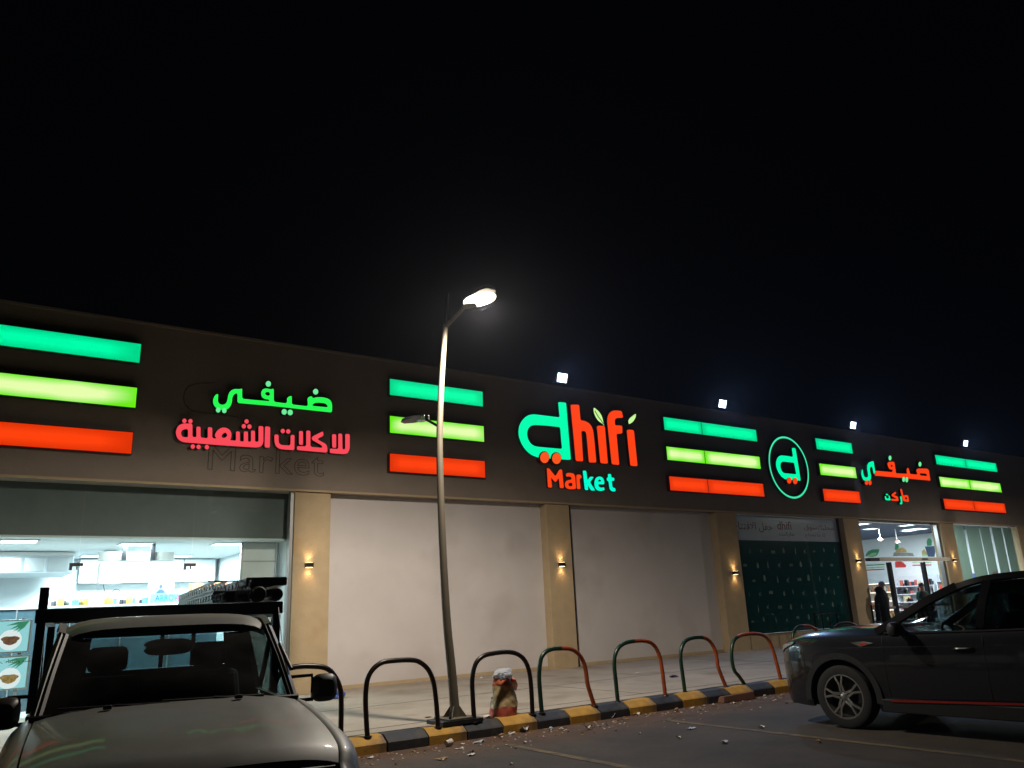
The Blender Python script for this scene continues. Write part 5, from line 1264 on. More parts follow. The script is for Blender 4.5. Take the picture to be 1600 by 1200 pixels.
# bonnet panel
hz = pch([-.02, .3, .7, 1.0, 1.15, 1.22], [1.10, 1.075, 1.035, .99, .955, .91])
hw = pch([-.02, .4, .8, 1.1, 1.22], [.685, .685, .68, .665, .64])
rows = []
for y in [-.02+.062*k for k in range(21)]:
    w = hw(y); rows.append([(w*t, y+.03*(1-t*t)*(1 if y > 1.0 else y), hz(y)+.030*(1-t**4)-.012*abs(t)**8+.006*math.exp(-((abs(t)-.55)/.06)**2)*(1 if y < .9 else max(0, 1-(y-.9)*4))) for t in [-1+2*k/24 for k in range(25)]])
mb = MB(); mb.grid(rows); mb.grid([[(x, y, z-.03) for x, y, z in r] for r in rows], flip=True)
# close the rim of the bonnet
nR = len(rows); nC = len(rows[0]); off = nR*nC
rim = [k for k in range(nC)]+[i*nC+nC-1 for i in range(1, nR)]+[(nR-1)*nC+k for k in range(nC-2, -1, -1)]+[i*nC for i in range(nR-2, 0, -1)]
for a, b in zip(rim, rim[1:]+rim[:1]): mb.f.append((a, b, off+b, off+a)); mb.mi.append(0)
bon = mb.build('bonnet', tp, tr, world=False, smooth=True, auto=50)
for x in (-.34, .34):
    mb = MB(); mb.box(x-.022, x+.022, .10, .135, hz(.12)+.036, hz(.12)+.058); mb.build('washer_jet', M['blackpl'], bon, world=False, bevel=.006)
# wings
for s in (-1, 1):
    rows = []
    for y in [-.20+.045*k for k in range(34)]:
        w = hw(y)+.006; zt = hz(y)-.018; wo = pch([-.2, .2, .9, 1.15, 1.3], [.795, .805, .80, .765, .69])(y)
        zb_ = .45
        dd = abs(y-.55)
        if dd < .42: zb_ = max(zb_, .34+math.sqrt(.42*.42-dd*dd))
        drop = max(0, y-1.1)*.6
        zt -= drop*.2
        rows.append([(s*w, y, zt-.10), (s*w, y, zt-.003), (s*(w+.015), y, zt+.002), (s*(w+(wo-w)*.55), y, zt-.012), (s*(wo-.015), y, zt-.045), (s*wo, y, zt-.10), (s*(wo+.004), y, max((zt+zb_)/2, zb_+.01)), (s*wo, y, zb_), (s*(wo-.05), y, zb_)])
    mb = MB(); mb.grid(rows); mb.build('wing', tp, tr, world=False, smooth=True, auto=50)
    # headlamp and corner lamp
    mb = MB(); rows = []
    for k in range(9):
        t = k/8; x = .40+.30*t; y = 1.275-.13*t*t; rows.append([(s*x, y, .70), (s*x, y+.012, .78), (s*x, y-.01, .885-.01*t)])
    mb.grid(rows); mb.build('headlight', mat('clear lamp glass', (0.55, 0.57, 0.58), 0.08, 0.5, var=.3, scale=30, coat=1), tr, world=False, smooth=True)
    mb = MB(); rows = []
    for k in range(5):
        t = k/4; x = .705+.075*t; y = 1.145-.22*t*t; rows.append([(s*x, y, .70), (s*(x+.004), y+.008, .78), (s*x, y-.01, .87-.02*t)])
    mb.grid(rows); mb.build('corner_lamp', mat('amber lamp', (0.5, 0.2, 0.03), 0.1, 0, var=0, coat=1), tr, world=False, smooth=True)
    mb = MB(); mb.tube([(s*(.62), 1.23, .885), (s*.36, 1.30, .90)], .008, 6); mb.build('lamp_trim', M['blackpl'], tr, world=False)
mb = MB(); mb.box(-.40, .40, 1.22, 1.285, .68, .895); gr = mb.build('grille', M['blackpl'], tr, world=False, bevel=.01)
for k in range(4):
    mb = MB(); mb.box(-.38, .38, 1.285, 1.295, .70+.045*k, .72+.045*k); mb.build('grille_bar', M['darkmetal'], gr, world=False)
rows = []
for t in [-1+2*k/16 for k in range(17)]:
    y = 1.40-.16*abs(t)**3; x = .80*t; rows.append([(x, y-.12, .42), (x, y, .43), (x, y+.02, .55), (x, y, .66), (x, y-.12, .67)])
mb = MB(); mb.grid(rows, closed=True); mb.build('bumper', M['darkmetal'], tr, world=False, smooth=True)
# cowl, screen surround, scuttle
mb = MB(); mb.hexa([(-.74, -.14, 1.02), (.74, -.14, 1.02), (.72, -.025, 1.06), (-.72, -.025, 1.06), (-.70, -.14, 1.10), (.70, -.14, 1.10), (.70, -.025, 1.098), (-.70, -.025, 1.098)]); mb.build('cowl', M['blackpl'], tr, world=False)
# cab lower body with doors
for s in (-1, 1):
    rows = []
    for y in (-.15, -.5, -.9, -1.25, -1.55, -1.62):
        rows.append([(s*.70, y, 1.06), (s*.745, y, 1.05), (s*.79, y, .95), (s*.805, y, .75), (s*.80, y, .55), (s*.76, y, .38)])
    mb = MB(); mb.grid(rows); dr = mb.build('door', tp, tr, world=False, smooth=True, auto=50)
    mb = MB(); mb.box(s*.80-.01, s*.80+.02, -1.25, -1.08, .87, .905); mb.build('door_handle', M['blackpl'], dr, world=False, bevel=.005)
mb = MB(); mb.box(-.76, .76, -1.62, -.15, .36, .40); mb.box(-.74, .74, -1.62, -1.58, .401, 1.02); mb.box(-.7, .7, -.16, -.10, .45, 1.0); mb.build('cab_floor', M['seat'], tr, world=False)
# roof and pillars
RF = [(-.60, 1.515, .605), (-.70, 1.555, .615), (-.9, 1.585, .62), (-1.2, 1.59, .62), (-1.45, 1.575, .615), (-1.56, 1.53, .605)]
rows = [[(w*t, y, z+.032*(1-t**4)-.03*abs(t)**10) for t in [-1+2*k/16 for k in range(17)]] for y, z, w in RF]
mb = MB(); mb.grid(rows); mb.grid([[(x, y, z-.035) for x, y, z in r] for r in rows], flip=True); mb.build('roof', tp, tr, world=False, smooth=True)
def tbar(name, pts, w, th, m, s, face=(1, 0, .3)):
    mb = MB(); rows = []; C_ = crom(pts, 4); a = Vector((s*face[0], face[1], face[2])).normalized()
    for i, p in enumerate(C_):
        d = (C_[min(i+1, len(C_)-1)]-C_[max(i-1, 0)]).normalized(); b = d.cross(a).normalized()
        rows.append([p+a*th+b*w, p+a*th-b*w, p-a*th-b*w, p-a*th+b*w])
    mb.grid(rows, closed=True); mb.f.append((0, 1, 2, 3)); mb.mi.append(0); k = len(mb.v); mb.f.append((k-1, k-2, k-3, k-4)); mb.mi.append(0)
    return mb.build(name, m, tr, world=False, smooth=True)
for s in (-1, 1):
    tbar('a_pillar', [(s*.690, -.03, 1.08), (s*.658, -.30, 1.30), (s*.618, -.62, 1.52)], .017, .020, tp, s, (.6, .6, .4))
    tbar('screen_side_seal', [(s*.672, -.032, 1.09), (s*.640, -.30, 1.305), (s*.600, -.61, 1.518)], .016, .012, M['blackpl'], s, (.6, .6, .4))
    tbar('roof_rail', [(s*.62, -.60, 1.515), (s*.635, -.9, 1.565), (s*.635, -1.3, 1.565), (s*.61, -1.58, 1.51)], .02, .02, tp, s)
    tbar('rear_pillar', [(s*.735, -1.60, 1.04), (s*.68, -1.60, 1.28), (s*.61, -1.57, 1.52)], .05, .02, tp, s)
    mb = MB(); mb.grid(quadpanel([(s*.705, -.15, 1.06), (s*.725, -1.56, 1.05), (s*.635, -1.54, 1.50), (s*.635, -.66, 1.49)], 6, 4, (s*.015, 0, 0))); mb.build('side_window', M['cglass'], tr, world=False, smooth=True)
    # big square door mirrors on arms
    MX = .91 if s < 0 else .845
    mb = MB(); mb.tube([(s*.69, -.22, 1.20), (s*.83, -.18, 1.205), (s*.835, -.18, 1.10)], .011, 8); mb.tube([(s*.71, -.2, 1.06), (s*.84, -.18, 1.06)], .011, 8); ma = mb.build('mirror_arm', M['blackpl'], tr, world=False)
    rows = []
    for t, sc in ((0, .75), (.02, .95), (.06, 1.0), (.10, .9), (.125, .6)):
        y = -.24+t; rows.append([(s*MX+.082*sc*math.copysign(abs(math.cos(u))**.6, math.cos(u)), y, 1.125+.085*sc*math.copysign(abs(math.sin(u))**.6, math.sin(u))-(.02*sc*s*math.cos(u))*0) for u in [2*PI*k/24 for k in range(24)]])
    mb = MB(); mb.grid(rows, closed=True); mb.f.append(tuple(range(24))); mb.mi.append(0); mb.f.append(tuple(reversed(range(len(mb.v)-24, len(mb.v))))); mb.mi.append(0)
    mr = mb.build('mirror', mat('mirror shell', (0.05, 0.042, 0.036), 0.45, 0, var=.1) if s < 0 else bpy.data.materials['mirror shell'], tr, world=False, smooth=True)
    mb = MB(); mb.box(s*MX-.07, s*MX+.07, -.247, -.243, 1.06, 1.19); mb.build('mirror_glass', M['chrome'], mr, world=False)
mb = MB(); mb.grid(quadpanel([(-.68, -.035, 1.10), (.68, -.035, 1.10), (.605, -.62, 1.515), (-.605, -.62, 1.515)], 10, 6, (0, .06, .015))); mb.build('windscreen', M['wglass'], tr, world=False, smooth=True)
mb = MB(); mb.grid(quadpanel([(-.47, -1.595, 1.255), (.47, -1.595, 1.255), (.45, -1.575, 1.47), (-.45, -1.575, 1.47)], 4, 3)); mb.build('back_window', M['cglass'], tr, world=False)
mb = MB(); mb.hexa([(-.74, -1.62, 1.02), (.74, -1.62, 1.02), (.74, -1.58, 1.02), (-.74, -1.58, 1.02), (-.70, -1.61, 1.245), (.70, -1.61, 1.245), (.70, -1.57, 1.245), (-.70, -1.57, 1.245)])
for s in (-1, 1):
    mb.hexa([(s*.475, -1.61, 1.246), (s*.70, -1.61, 1.246), (s*.70, -1.57, 1.246), (s*.475, -1.57, 1.246), (s*.455, -1.59, 1.48), (s*.63, -1.59, 1.48), (s*.63, -1.56, 1.48), (s*.455, -1.56, 1.48)])
mb.hexa([(-.62, -1.59, 1.481), (.62, -1.59, 1.481), (.62, -1.56, 1.481), (-.62, -1.56, 1.481), (-.60, -1.58, 1.53), (.60, -1.58, 1.53), (.60, -1.55, 1.53), (-.60, -1.55, 1.53)])
mb.build('cab_rear_panel', M['seat'], tr, world=False)
for a, b in (((-.02, -1.605, 1.25), (-.02, -1.585, 1.48)), ((-.24, -1.605, 1.25), (-.24, -1.585, 1.48))):
    mb = MB(); mb.bar(a, b, .03, .025); mb.build('window_bar', M['blackpl'], tr, world=False)
# windscreen rubber, wipers, dash, seats, mirror
mb = MB(); mb.tube([(-.71, -.02, 1.098), (-.35, .03, 1.108), (0, .045, 1.112), (.35, .03, 1.108), (.71, -.02, 1.098)], .014, 6); mb.build('screen_seal', M['blackpl'], tr, world=False)
for x0, x1 in ((-.50, .06), (.02, .58)):
    mb = MB(); mb.tube([(x0, .005, 1.125), (x1, -.02, 1.135)], .008, 6); mb.tube([(x0, .03, 1.11), ((x0+x1)/2, .0, 1.135)], .007, 6); mb.build('wiper', M['blackpl'], tr, world=False)
mb = MB(); mb.hexa([(-.68, -.45, .80), (.68, -.45, .80), (.70, -.14, .80), (-.70, -.14, .80), (-.66, -.42, 1.06), (.66, -.42, 1.06), (.68, -.10, 1.085), (-.68, -.10, 1.085)]); mb.build('dashboard', M['seat'], tr, world=False, bevel=.03)
for x in (-.34, .34):
    mb = MB(); mb.hexa([(x-.25, -1.25, .55), (x+.25, -1.25, .55), (x+.25, -.75, .58), (x-.25, -.75, .58), (x-.25, -1.25, .72), (x+.25, -1.25, .72), (x+.25, -.75, .72), (x-.25, -.75, .72)])
    mb.hexa([(x-.24, -1.30, .721), (x+.24, -1.30, .721), (x+.24, -1.15, .721), (x-.24, -1.15, .721), (x-.21, -1.46, 1.22), (x+.21, -1.46, 1.22), (x+.21, -1.36, 1.22), (x-.21, -1.36, 1.22)])
    st = mb.build('seat', M['seat'], tr, world=False, bevel=.04)
    mb = MB(); mb.box(x-.13, x+.13, -1.46, -1.37, 1.25, 1.42); mb.build('headrest', M['seat'], st, world=False, bevel=.04)
mb = MB(); mb.tube(crom([(.13, -.66, 1.415), (.10, -.66, 1.435), (0, -.66, 1.44), (-.10, -.66, 1.435), (-.13, -.66, 1.415), (-.10, -.66, 1.395), (0, -.66, 1.39), (.10, -.66, 1.395), (.13, -.66, 1.415)], 3), .026, 8)
mb.box(-.11, .11, -.68, -.645, 1.395, 1.435); mb.build('inside_mirror', M['blackpl'], tr, world=False, smooth=True)
mb = MB(); mb.lathe([(.18, -.013), (.193, 0), (.18, .013), (.167, 0)], 28, (0, 0, 0), 'y', closed=True)
mb.v = [(.34+x, -.62+y*.9-z*.4, 1.0+z*.9) for x, y, z in mb.v]; mb.build('steering_wheel', M['blackpl'], tr, world=False, smooth=True)
# load bed
for s in (-1, 1):
    mb = MB(); mb.box(s*.80-.025, s*.80+.025, -3.65, -1.66, .52, .98); mb.build('bed_side', tp, tr, world=False, bevel=.012)
mb = MB(); mb.box(-.775, .775, -3.68, -3.63, .55, .98); mb.build('tailgate', tp, tr, world=False, bevel=.012)
mb = MB(); mb.box(-.774, .774, -1.70, -1.655, .52, .98); mb.build('bed_front', tp, tr, world=False)
mb = MB(); mb.box(-.774, .774, -3.629, -1.701, .52, .56); mb.build('bed_floor', M['darkmetal'], tr, world=False)
for x, y, s in ((-.70, .55, -1), (.70, .55, 1), (-.70, -2.30, -1), (.70, -2.30, 1)):
    wheel(tr, x, y, .335, .20, s, 6, M['trimmetal'])
# ladder rack: uprights outside the bed, cross bars and side rails
rk = M['darkmetal']; RX = -.045
for s in (-1, 1):
    X = RX+s*.845
    for y in (-1.78, -3.4):
        mb = MB(); mb.box(X-.03, X+.03, y-.035, y+.035, .985, 1.86 if (s > 0 and y > -2) else 1.60); mb.build('rack_post', rk, tr, world=False, bevel=.005)
    mb = MB(); mb.bar((X-.01*s, -1.82, 1.56), (X-.01*s, -2.35, 1.0), .035, .035); mb.build('rack_brace', rk, tr, world=False)
    mb = MB(); mb.box(X-.025, X+.025, -3.36, -1.82, 1.58, 1.63); mb.build('rack_rail', rk, tr, world=False)
for y in (-1.745, -3.36):
    mb = MB(); mb.box(RX-.885, RX+.885, y-.04, y+.04, 1.605, 1.70); mb.build('rack_bar', rk, tr, world=False, bevel=.006)
# aerial on the left pillar (right in the picture)
mb = MB(); mb.tube([(-.70, -.20, 1.25), (-.665, -.42, 1.40)], .012, 8); mb.tube([(-.675, -.36, 1.37), (-.72, -.80, 1.64)], .003, 5); mb.build('aerial', M['blackpl'], tr, world=False)
# a bundle of perforated cable trays lying on the rack
tm = ROOTM[tr.name]
tray = thing('cable_tray_bundle', 'bundle of grey perforated cable trays lying on the pickup rack', 'cable trays', tuple(tm @ Vector((-.62, -2.6, 1.702))), TRZ)
def traymesh(x, z, y0, y1, w=.088, h=.084):
    """channel with slots cut through its side walls"""
    mb = MB()
    mb.box(x-w/2, x+w/2, y0, y1, z, z+.005)
    n = 16; st = (y1-y0)/n
    for sx in (-1, 1):
        X0 = x+sx*w/2-.004; X1 = X0+.008
        mb.box(X0, X1, y0, y1, z+.0051, z+.022); mb.box(X0, X1, y0, y1, z+.066, z+h)
        for k in range(n):
            ya = y0+st*k; c = [(ya, .0221), (ya+st*.50, .0221), (ya+st*.62, .035), (ya+st*.62, .053), (ya+st*.50, .0659), (ya, .0659), (ya-st*.0, .053), (ya-st*.0, .035)]
            q = [(X0, y, z+zz) for y, zz in c]+[(X1, y, z+zz) for y, zz in c]
            mb.add(q, [tuple(range(8)), tuple(reversed(range(8, 16)))]+[(i, (i+1) % 8, 8+(i+1) % 8, 8+i) for i in range(8)])
    return mb
trm = mat('tray galvanised', (0.34, 0.36, 0.39), 0.4, 0.5, var=.15)
for j in range(2):
    for i in range(3):
        x = -.095*i+.20; dy = (.0, -.05, .04)[i]+(.03 if j else 0)
        q = traymesh(x, .002+j*.088, -2.3+dy, .92+dy).build('tray', trm, tray, world=False)
mb = MB(); mb.box(.26-.36, .255, .60, .63, .178, .190); mb.build('strap', M['blackpl'], tray, world=False)
for i, (x, z, lab) in enumerate(((-.72, .062, 'dark wrapped roll beside the cable trays on the right end of the rack'), (-.86, .055, 'thinner dark wrapped roll at the very right end of the rack'))):
    roll = thing('dark_roll', lab, 'roll', tuple(tm @ Vector((x, -2.3, 1.702))), TRZ)
    mb = MB(); mb.lathe([(0, -.9), (z*.8, -.9), (z, -.87), (z, .66), (z*.8, .70), (z*.5, .70), (z*.45, .66), (0, .66)], 16, (0, 0, z), 'y'); mb.build('wrapping', M['blackpl'], roll, world=False, smooth=True)
bx2 = thing('dark_case', 'flat dark case lying over the rolls on the rack', 'case', tuple(tm @ Vector((-.76, -2.2, 1.83))), TRZ)
mb = MB(); mb.box(-.20, .13, -.5, .48, 0, .07); mb.build('shell', M['blackpl'], bx2, world=False, bevel=.012)
mb = MB(); mb.box(-.10, .02, .481, .495, .03, .05); mb.build('handle', M['darkmetal'], bx2, world=False)

# ================================================================== RUBBISH
def crumple(sx, sy, sz, seed, n=2, rough=.35):
    b = bmesh.new(); bmesh.ops.create_icosphere(b, subdivisions=n, radius=1.0); r = random.Random(seed)
    vs = []
    for v in b.verts:
        k = 1+r.uniform(-rough, rough); vs.append((v.co.x*sx*k, v.co.y*sy*k, max(v.co.z*k, -.9)*sz+sz*.9))
    fs = [tuple(v.index for v in f.verts) for f in b.faces]; b.free()
    mb = MB(); mb.add(vs, fs); return mb
def scrap(sx, sy, sz, seed):
    """a creased, torn sheet a few millimetres thick"""
    r = random.Random(seed); n = 5; top = []
    ed = [r.uniform(.6, 1.15) for _ in range(16)]
    fold = r.uniform(-.6, .6)
    for i in range(n):
        row = []
        for j in range(n):
            u = -1+2*i/(n-1); v = -1+2*j/(n-1); a = math.atan2(v, u); m = max(abs(u), abs(v))
            k = 1-.3*m+m*(ed[int((a+PI)/(2*PI)*15.99)]-.75)
            z = sz*(.25+.9*abs(u*math.cos(fold)+v*math.sin(fold))**1.3*r.uniform(.4, 1.2)+r.uniform(0, .5))
            row.append((u*k*sx, v*k*sy, max(z, .002)))
        top.append(row)
    mb = MB(); mb.grid(top); mb.grid([[(x, y, z-.0018) for x, y, z in q] for q in top], flip=True)
    return mb
g = onZ(797, 1120, SW); k0 = (onY(797, 1066, g.y).z-SW)
sack = thing('rubbish_sack', 'tall worn orange and khaki sack of rubbish standing on the kerb edge', 'sack', (g.x, g.y+.16, SW))
def sackrows(zs):
    rows = []; r = random.Random(5)
    for z in zs:
        t = z/.50; w = .195*(1-.25*t+.05*math.sin(7*t)) if t < .8 else .195*(.79-1.1*(t-.8)); w = max(w, .085)
        lean = .02*math.sin(3*t)
        cz = lambda u: 1+.06*math.sin(3*u+z*14)+.035*(abs(math.sin(2.5*u-z*26))-.5)+.03*(abs(math.sin(4*u+z*33+1))-.5)
        tp_ = max(0, t-.8)
        rows.append([(lean+w*math.cos(u)*cz(u)*(1+tp_*1.2*math.sin(2*u+1)), w*.8*math.sin(u)*cz(u+.4), z+.012*math.sin(3*u+z*9)+tp_*.16*math.sin(4*u+.7)) for u in [2*PI*k/44 for k in range(44)]])
    return rows
zs = [0, .02, .04, .06, .08, .10, .12]; m_or = mat('sack orange', (0.60, 0.15, 0.07), 0.55, var=.25, scale=14, bump=.4, bscale=12); m_kh = mat('sack khaki', (0.42, 0.32, 0.17), 0.38, var=.3, scale=9, bump=.5, bscale=12); m_rd = mat('sack red', (0.42, 0.09, 0.055), 0.6, var=.25, scale=14, bump=.3, bscale=12)
mb = MB(); mb.grid(sackrows(zs), closed=True); mb.f.append(tuple(range(44))); mb.mi.append(0); mb.build('red_base_band', m_rd, sack, world=False, smooth=True)
mb = MB(); mb.grid(sackrows([.12+.015*k for k in range(19)]), closed=True); mb.build('sack_middle', m_kh, sack, world=False, smooth=True)
mb = MB(); mb.grid(sackrows([.39, .405, .42, .435, .45, .47, .49, .505]), closed=True); mb.build('orange_top', m_or, sack, world=False, smooth=True)
mb = MB(); mb.grid([[(.10, -.06, .47), (.12, 0, .49), (.10, .06, .46)], [(.18, -.07, .45), (.20, 0, .47), (.18, .06, .44)], [(.225, -.05, .38), (.24, 0, .39), (.22, .05, .37)], [(.215, -.03, .31), (.22, 0, .30), (.21, .03, .31)]]); mb.build('torn_flap', m_or, sack, world=False, smooth=True)
def bagmesh(rx, ry, rz, seed, spikes=9):
    b = bmesh.new(); bmesh.ops.create_icosphere(b, subdivisions=4, radius=1.0); r = random.Random(seed)
    ph = [(Vector((r.uniform(-1, 1), r.uniform(-1, 1), r.uniform(-.3, 1))).normalized(), r.uniform(.12, .42)) for _ in range(spikes)]
    cr_ = [(Vector((r.gauss(0, 1), r.gauss(0, 1), r.gauss(0, 1))).normalized(), r.uniform(7, 16), r.uniform(0, 6)) for _ in range(12)]
    vs = []
    for v in b.verts:
        c = v.co.normalized(); k = 1.0
        for d, h in ph: k += h*max(0, c.dot(d))**14
        for d, f, p in cr_: k += .022*abs(math.sin(c.dot(d)*f+p))*1.6-.018
        vs.append((c.x*rx*k, c.y*ry*k, (c.z*k+.75)*rz))
    fs = [tuple(v.index for v in f.verts) for f in b.faces]; b.free()
    mb = MB(); mb.add(vs, fs); return mb
mb = bagmesh(.125, .10, .082, 23, 10); o = one('plastic_bag', mb, filmmat('crinkled white plastic', (0.66, 0.70, 0.76), .4), 'crinkled white plastic bag stuffed in the top of the sack', 'plastic bag', smooth=True, auto=25); o.location = (g.x+.01, g.y+.16, SW+.455)
p = onZ(522, 1091, SW); mb = bagmesh(.19, .14, .075, 21, 6)
o = one('plastic_bag', mb, mat('blue plastic', (0.02, 0.09, 0.42), .35, var=.2, bump=.4, bscale=12), 'crumpled blue plastic bag lying at the foot of the shop wall', 'plastic bag'); o.location = p
p = onZ(770, 1113, SW)
bt = thing('plastic_bottle', 'small clear plastic bottle with dark cap standing left of the sack', 'bottle', p)
mb = MB(); mb.lathe([(0, .001), (.03, .001), (.033, .02), (.03, .06), (.033, .10), (.03, .14), (.012, .175)], 14); mb.build('bottle_body', filmmat('clear plastic', (.45, .47, .48), .6), bt, world=False, smooth=True)
mb = MB(); mb.lathe([(.013, .1755), (.015, .1755), (.015, .20), (0, .20)], 12); mb.build('cap', M['blackpl'], bt, world=False)
m_pa = mat('litter white', (0.66, 0.63, 0.58), .7, var=.12, scale=20); m_pb = mat('litter grey blue', (0.42, 0.46, 0.52), .5, var=.3, scale=20); m_pc = mat('litter brown', (0.30, .19, .10), .8, var=.25, scale=20); m_pd = mat('litter dark', (0.06, .05, .045), .8, var=.2); m_pe = mat('litter yellow', (.55, .36, .10), .7, var=.2)
LIT = [
 (548, 1190, 'paper_scrap', m_pa, .05, .03, .02, 'white scrap tucked beside the pickup wing at the kerb foot'), (579, 1184, 'paper_scrap', m_pa, .10, .04, .012, 'long flat white scrap under the leftmost visible kerb stones'),
 (690, 1186, 'leaf_litter', m_pc, .13, .07, .012, 'brown torn card piece lying with a yellow flap left of the bay line'), (693, 1188, 'paper_scrap', m_pe, .06, .025, .02, 'yellow torn flap on the brown card'),
 (718, 1170, 'paper_scrap', m_pa, .09, .03, .012, 'flat pale strip just right of the white paper cup'), (722, 1163, 'paper_scrap', m_pa, .08, .03, .010, 'thin pale strip against the kerb above the paper cup'),
 (748, 1160, 'foil_scrap', m_pb, .13, .07, .02, 'wide grey blue foil scrap at the foot of a black kerb stone'), (736, 1180, 'paper_scrap', m_pa, .10, .05, .015, 'white scrap with dark edge out on the asphalt'),
 (738, 1176, 'paper_scrap', m_pd, .08, .035, .02, 'dark crumpled piece behind the white scrap on the asphalt'), (781, 1150, 'leaf_litter', m_pc, .07, .05, .03, 'brown crumpled piece under the sack'),
 (783, 1154, 'paper_scrap', m_pa, .05, .035, .025, 'small white crumple beside the brown piece under the sack'), (797, 1148, 'tissue', m_pa, .07, .05, .05, 'crumpled white tissue, fullest of the pile under the sack'),
 (803, 1147, 'tissue', m_pa, .05, .04, .04, 'white tissue ball on the right of the pile under the sack'), (819, 1143, 'plastic_wrap', m_pb, .12, .07, .055, 'peaked clear plastic wrap right of the tissue pile'),
 (820, 1161, 'paper_scrap', m_pa, .05, .03, .02, 'small white scrap near the start of the first bay line'), (850, 1152, 'paper_scrap', m_pa, .035, .02, .012, 'tiny pale scrap on the sand below the crushed carton'),
 (861, 1140, 'carton_scrap', m_pb, .085, .06, .045, 'crushed grey blue carton at the foot of a black kerb stone'), (877, 1140, 'tissue', m_pa, .07, .05, .035, 'torn white tissue right of the crushed carton'),
 (919, 1140, 'paper_scrap', m_pa, .07, .06, .05, 'crumpled white paper standing left of the grey foil'), (955, 1122, 'foil_scrap', m_pb, .09, .06, .05, 'grey foil scrap leaning on a black kerb stone in mid row'),
 (976, 1124, 'leaf_litter', m_pc, .10, .04, .012, 'flat reddish brown scrap by the kerb in mid row'), (995, 1117, 'paper_scrap', m_pa, .10, .05, .025, 'pale crumpled strip against a yellow kerb stone'),
 (1057, 1111, 'stone', m_pc, .065, .06, .06, 'round brown stone at the kerb foot'), (1055, 1113, 'paper_scrap', m_pa, .05, .02, .01, 'white sliver in front of the round brown stone'),
 (1080, 1107, 'paper_scrap', m_pa, .08, .04, .02, 'white scrap right of the round brown stone'), (1099, 1103, 'paper_scrap', m_pb, .09, .03, .012, 'flat pale strip between two white scraps near the kerb'),
 (1115, 1103, 'paper_scrap', m_pa, .04, .03, .03, 'small upright white scrap near the broken kerb piece'), (1148, 1099, 'paper_scrap', m_pa, .08, .03, .015, 'white scrap left of the broken kerb piece'),
 (1195, 1088, 'tissue', m_pa, .06, .05, .04, 'white tissue lying on the right end of the broken kerb piece'),
 (1079, 1139, 'foil_scrap', m_pb, .12, .05, .018, 'bent silver foil lying by the second bay line'), (1061, 1154, 'paper_scrap', m_pa, .05, .04, .03, 'small white paper on bare asphalt left of the silver foil'),
 (1132, 1161, 'foil_scrap', m_pb, .10, .05, .025, 'pale green grey foil, nearest to the camera on the asphalt'), (1190, 1137, 'paper_scrap', m_pa, .08, .035, .02, 'bright white scrap near the dark car front wheel'),
 (1279, 1160, 'stone', m_pc, .09, .05, .04, 'brown brick fragment on the asphalt before the dark car'), (1229, 1099, 'stone', m_pd, .06, .04, .02, 'dark flat stone under the dark car nose'),
 (1000, 1146, 'paper_scrap', m_pa, .03, .02, .012, 'tiny white speck on asphalt below the mid kerb'), (799, 1194, 'paper_scrap', m_pa, .05, .02, .012, 'small white scrap near the bottom edge beside the first bay line'),
]
for i, (x, y, nm, m, sx, sy, sz, lab) in enumerate(LIT):
    p = onZ(x, y, 0.003); mb = crumple(sx*.46, sy*.42, sz*.4, 100+i, 2, .42) if nm in ('stone', 'tissue', 'carton_scrap') else scrap(sx*.66, sy*.75, sz*.75, 100+i)
    o = one(nm, mb, m, lab, {'leaf_litter': 'card scrap', 'stone': 'stone', 'tissue': 'tissue', 'foil_scrap': 'foil', 'plastic_wrap': 'plastic wrap', 'carton_scrap': 'carton'}.get(nm, 'paper'), group='litter along the kerb')
    o.location = p; o.rotation_euler = (0, 0, rj.uniform(0, 3.1)*.25)
rd = random.Random(77)
for nm, m, n, sz in (('kerb_debris', m_pa, 170, .016), ('kerb_debris', m_pc, 260, .020), ('kerb_debris', m_pd, 160, .018)):
    mb = MB()
    for _ in range(n):
        x = rd.uniform(2.5, 13.5); y = YK-.03-abs(rd.gauss(0, .42)); a = rd.uniform(0, PI); k = rd.uniform(.35, 1.2)*sz; h = k*rd.uniform(.15, .7)
        c, q = math.cos(a), math.sin(a); pts = [(-1, -.5), (.8, -.7), (1, .4), (-.6, .7)]
        P = [(x+(u*c-v*q)*k, y+(u*q+v*c)*k, .002) for u, v in pts]; T_ = [(x+(u*c-v*q)*k*.7, y+(u*q+v*c)*k*.7, .002+h*rd.uniform(.5, 1)) for u, v in pts]
        mb.hexa(P+T_)
    tag(mb.build(nm, m), {'litter white': 'tiny white chips of paper strewn along the kerb foot', 'litter brown': 'tiny brown crumbs and card chips strewn along the kerb foot', 'litter dark': 'tiny dark grit strewn along the kerb foot'}[m.name], kind='stuff')
p = onZ(701, 1166, .003)
cup = thing('paper_cup', 'white paper cup lying on its side at the kerb foot', 'cup', p, .4, 'litter along the kerb')
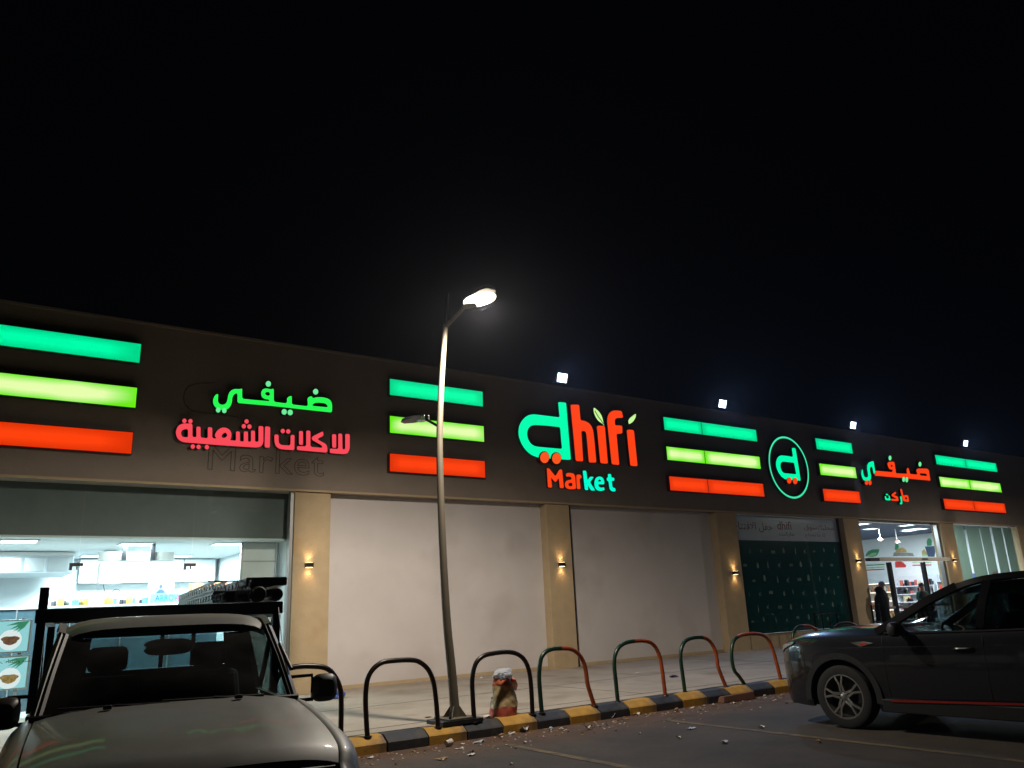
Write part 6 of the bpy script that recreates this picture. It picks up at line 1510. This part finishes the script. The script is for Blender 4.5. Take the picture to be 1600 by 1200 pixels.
mb = MB(); mb.lathe([(0, -.05), (.028, -.05), (.040, .05), (.037, .05), (.026, -.045), (0, -.045)], 16, (0, 0, .04), 'x'); mb.build('cup_wall', m_pa, cup, world=False, smooth=True)
p = onZ(1174, 1097, .0)
mb = MB(); mb.hexa([(-.36, -.06, 0), (.36, -.07, 0), (.35, .06, 0), (-.37, .07, 0), (-.34, -.05, .10), (.34, -.06, .12), (.33, .05, .11), (-.35, .05, .09)])
o = one('kerb_fragment', mb, mat('red brown block', (0.16, .075, .05), .85, var=.2, bump=.4), 'broken red brown block lying against the kerb left of the dark car', 'block', bevel=.012); o.location = (p.x, YK-.10, 0); o.rotation_euler = (0, 0, -.05)
for i, (x, y, m, sx, sz, lab) in enumerate(((1205/1*0+753, 1061, m_pa, .05, .04, 'small white scrap on the pavement against the first wall panel'), (1053, 1058, mat('dark purple plastic', (.05, .03, .12), .4, var=.2), .13, .04, 'dark purple crumpled wrapper on the pavement behind the hoops'), (996, 1052, m_pa, .05, .02, 'small pale scrap on the pavement behind the middle hoop'), (763, 1120, m_pa, .12, .02, 'flat white rag on the pavement left of the sack'), (669, 1121, m_pd, .08, .01, 'flat dark leaf on the pavement left of the lamp post foot'))):
    p = onZ(x, y, SW+.002); mb = crumple(sx*.7, sx*.45, sz*.6, 300+i, 2, .35)
    o = one('paper_scrap', mb, m, lab, 'scrap', group='litter on the pavement'); o.location = p

# ================================================================== ADDED VOLUME that puts a soft glow round the lamps
GLOW_HAZE = 0.00030
mb = MB(); mb.box(-310, 310, -310, 410, -1.2, 8.2)
m, nt, p_ = newmat('night haze'); nt.nodes.remove(p_)
v = nt.nodes.new('ShaderNodeVolumePrincipled'); v.inputs['Color'].default_value = (0.8, 0.85, 1.0, 1); v.inputs['Density'].default_value = GLOW_HAZE; v.inputs['Anisotropy'].default_value = 0.80
nt.links.new(v.outputs[0], nt.nodes['Material Output'].inputs['Volume'])
tag(mb.build('glow_haze', m), 'thin added volume that gives the lamps a soft glow', kind='stuff')
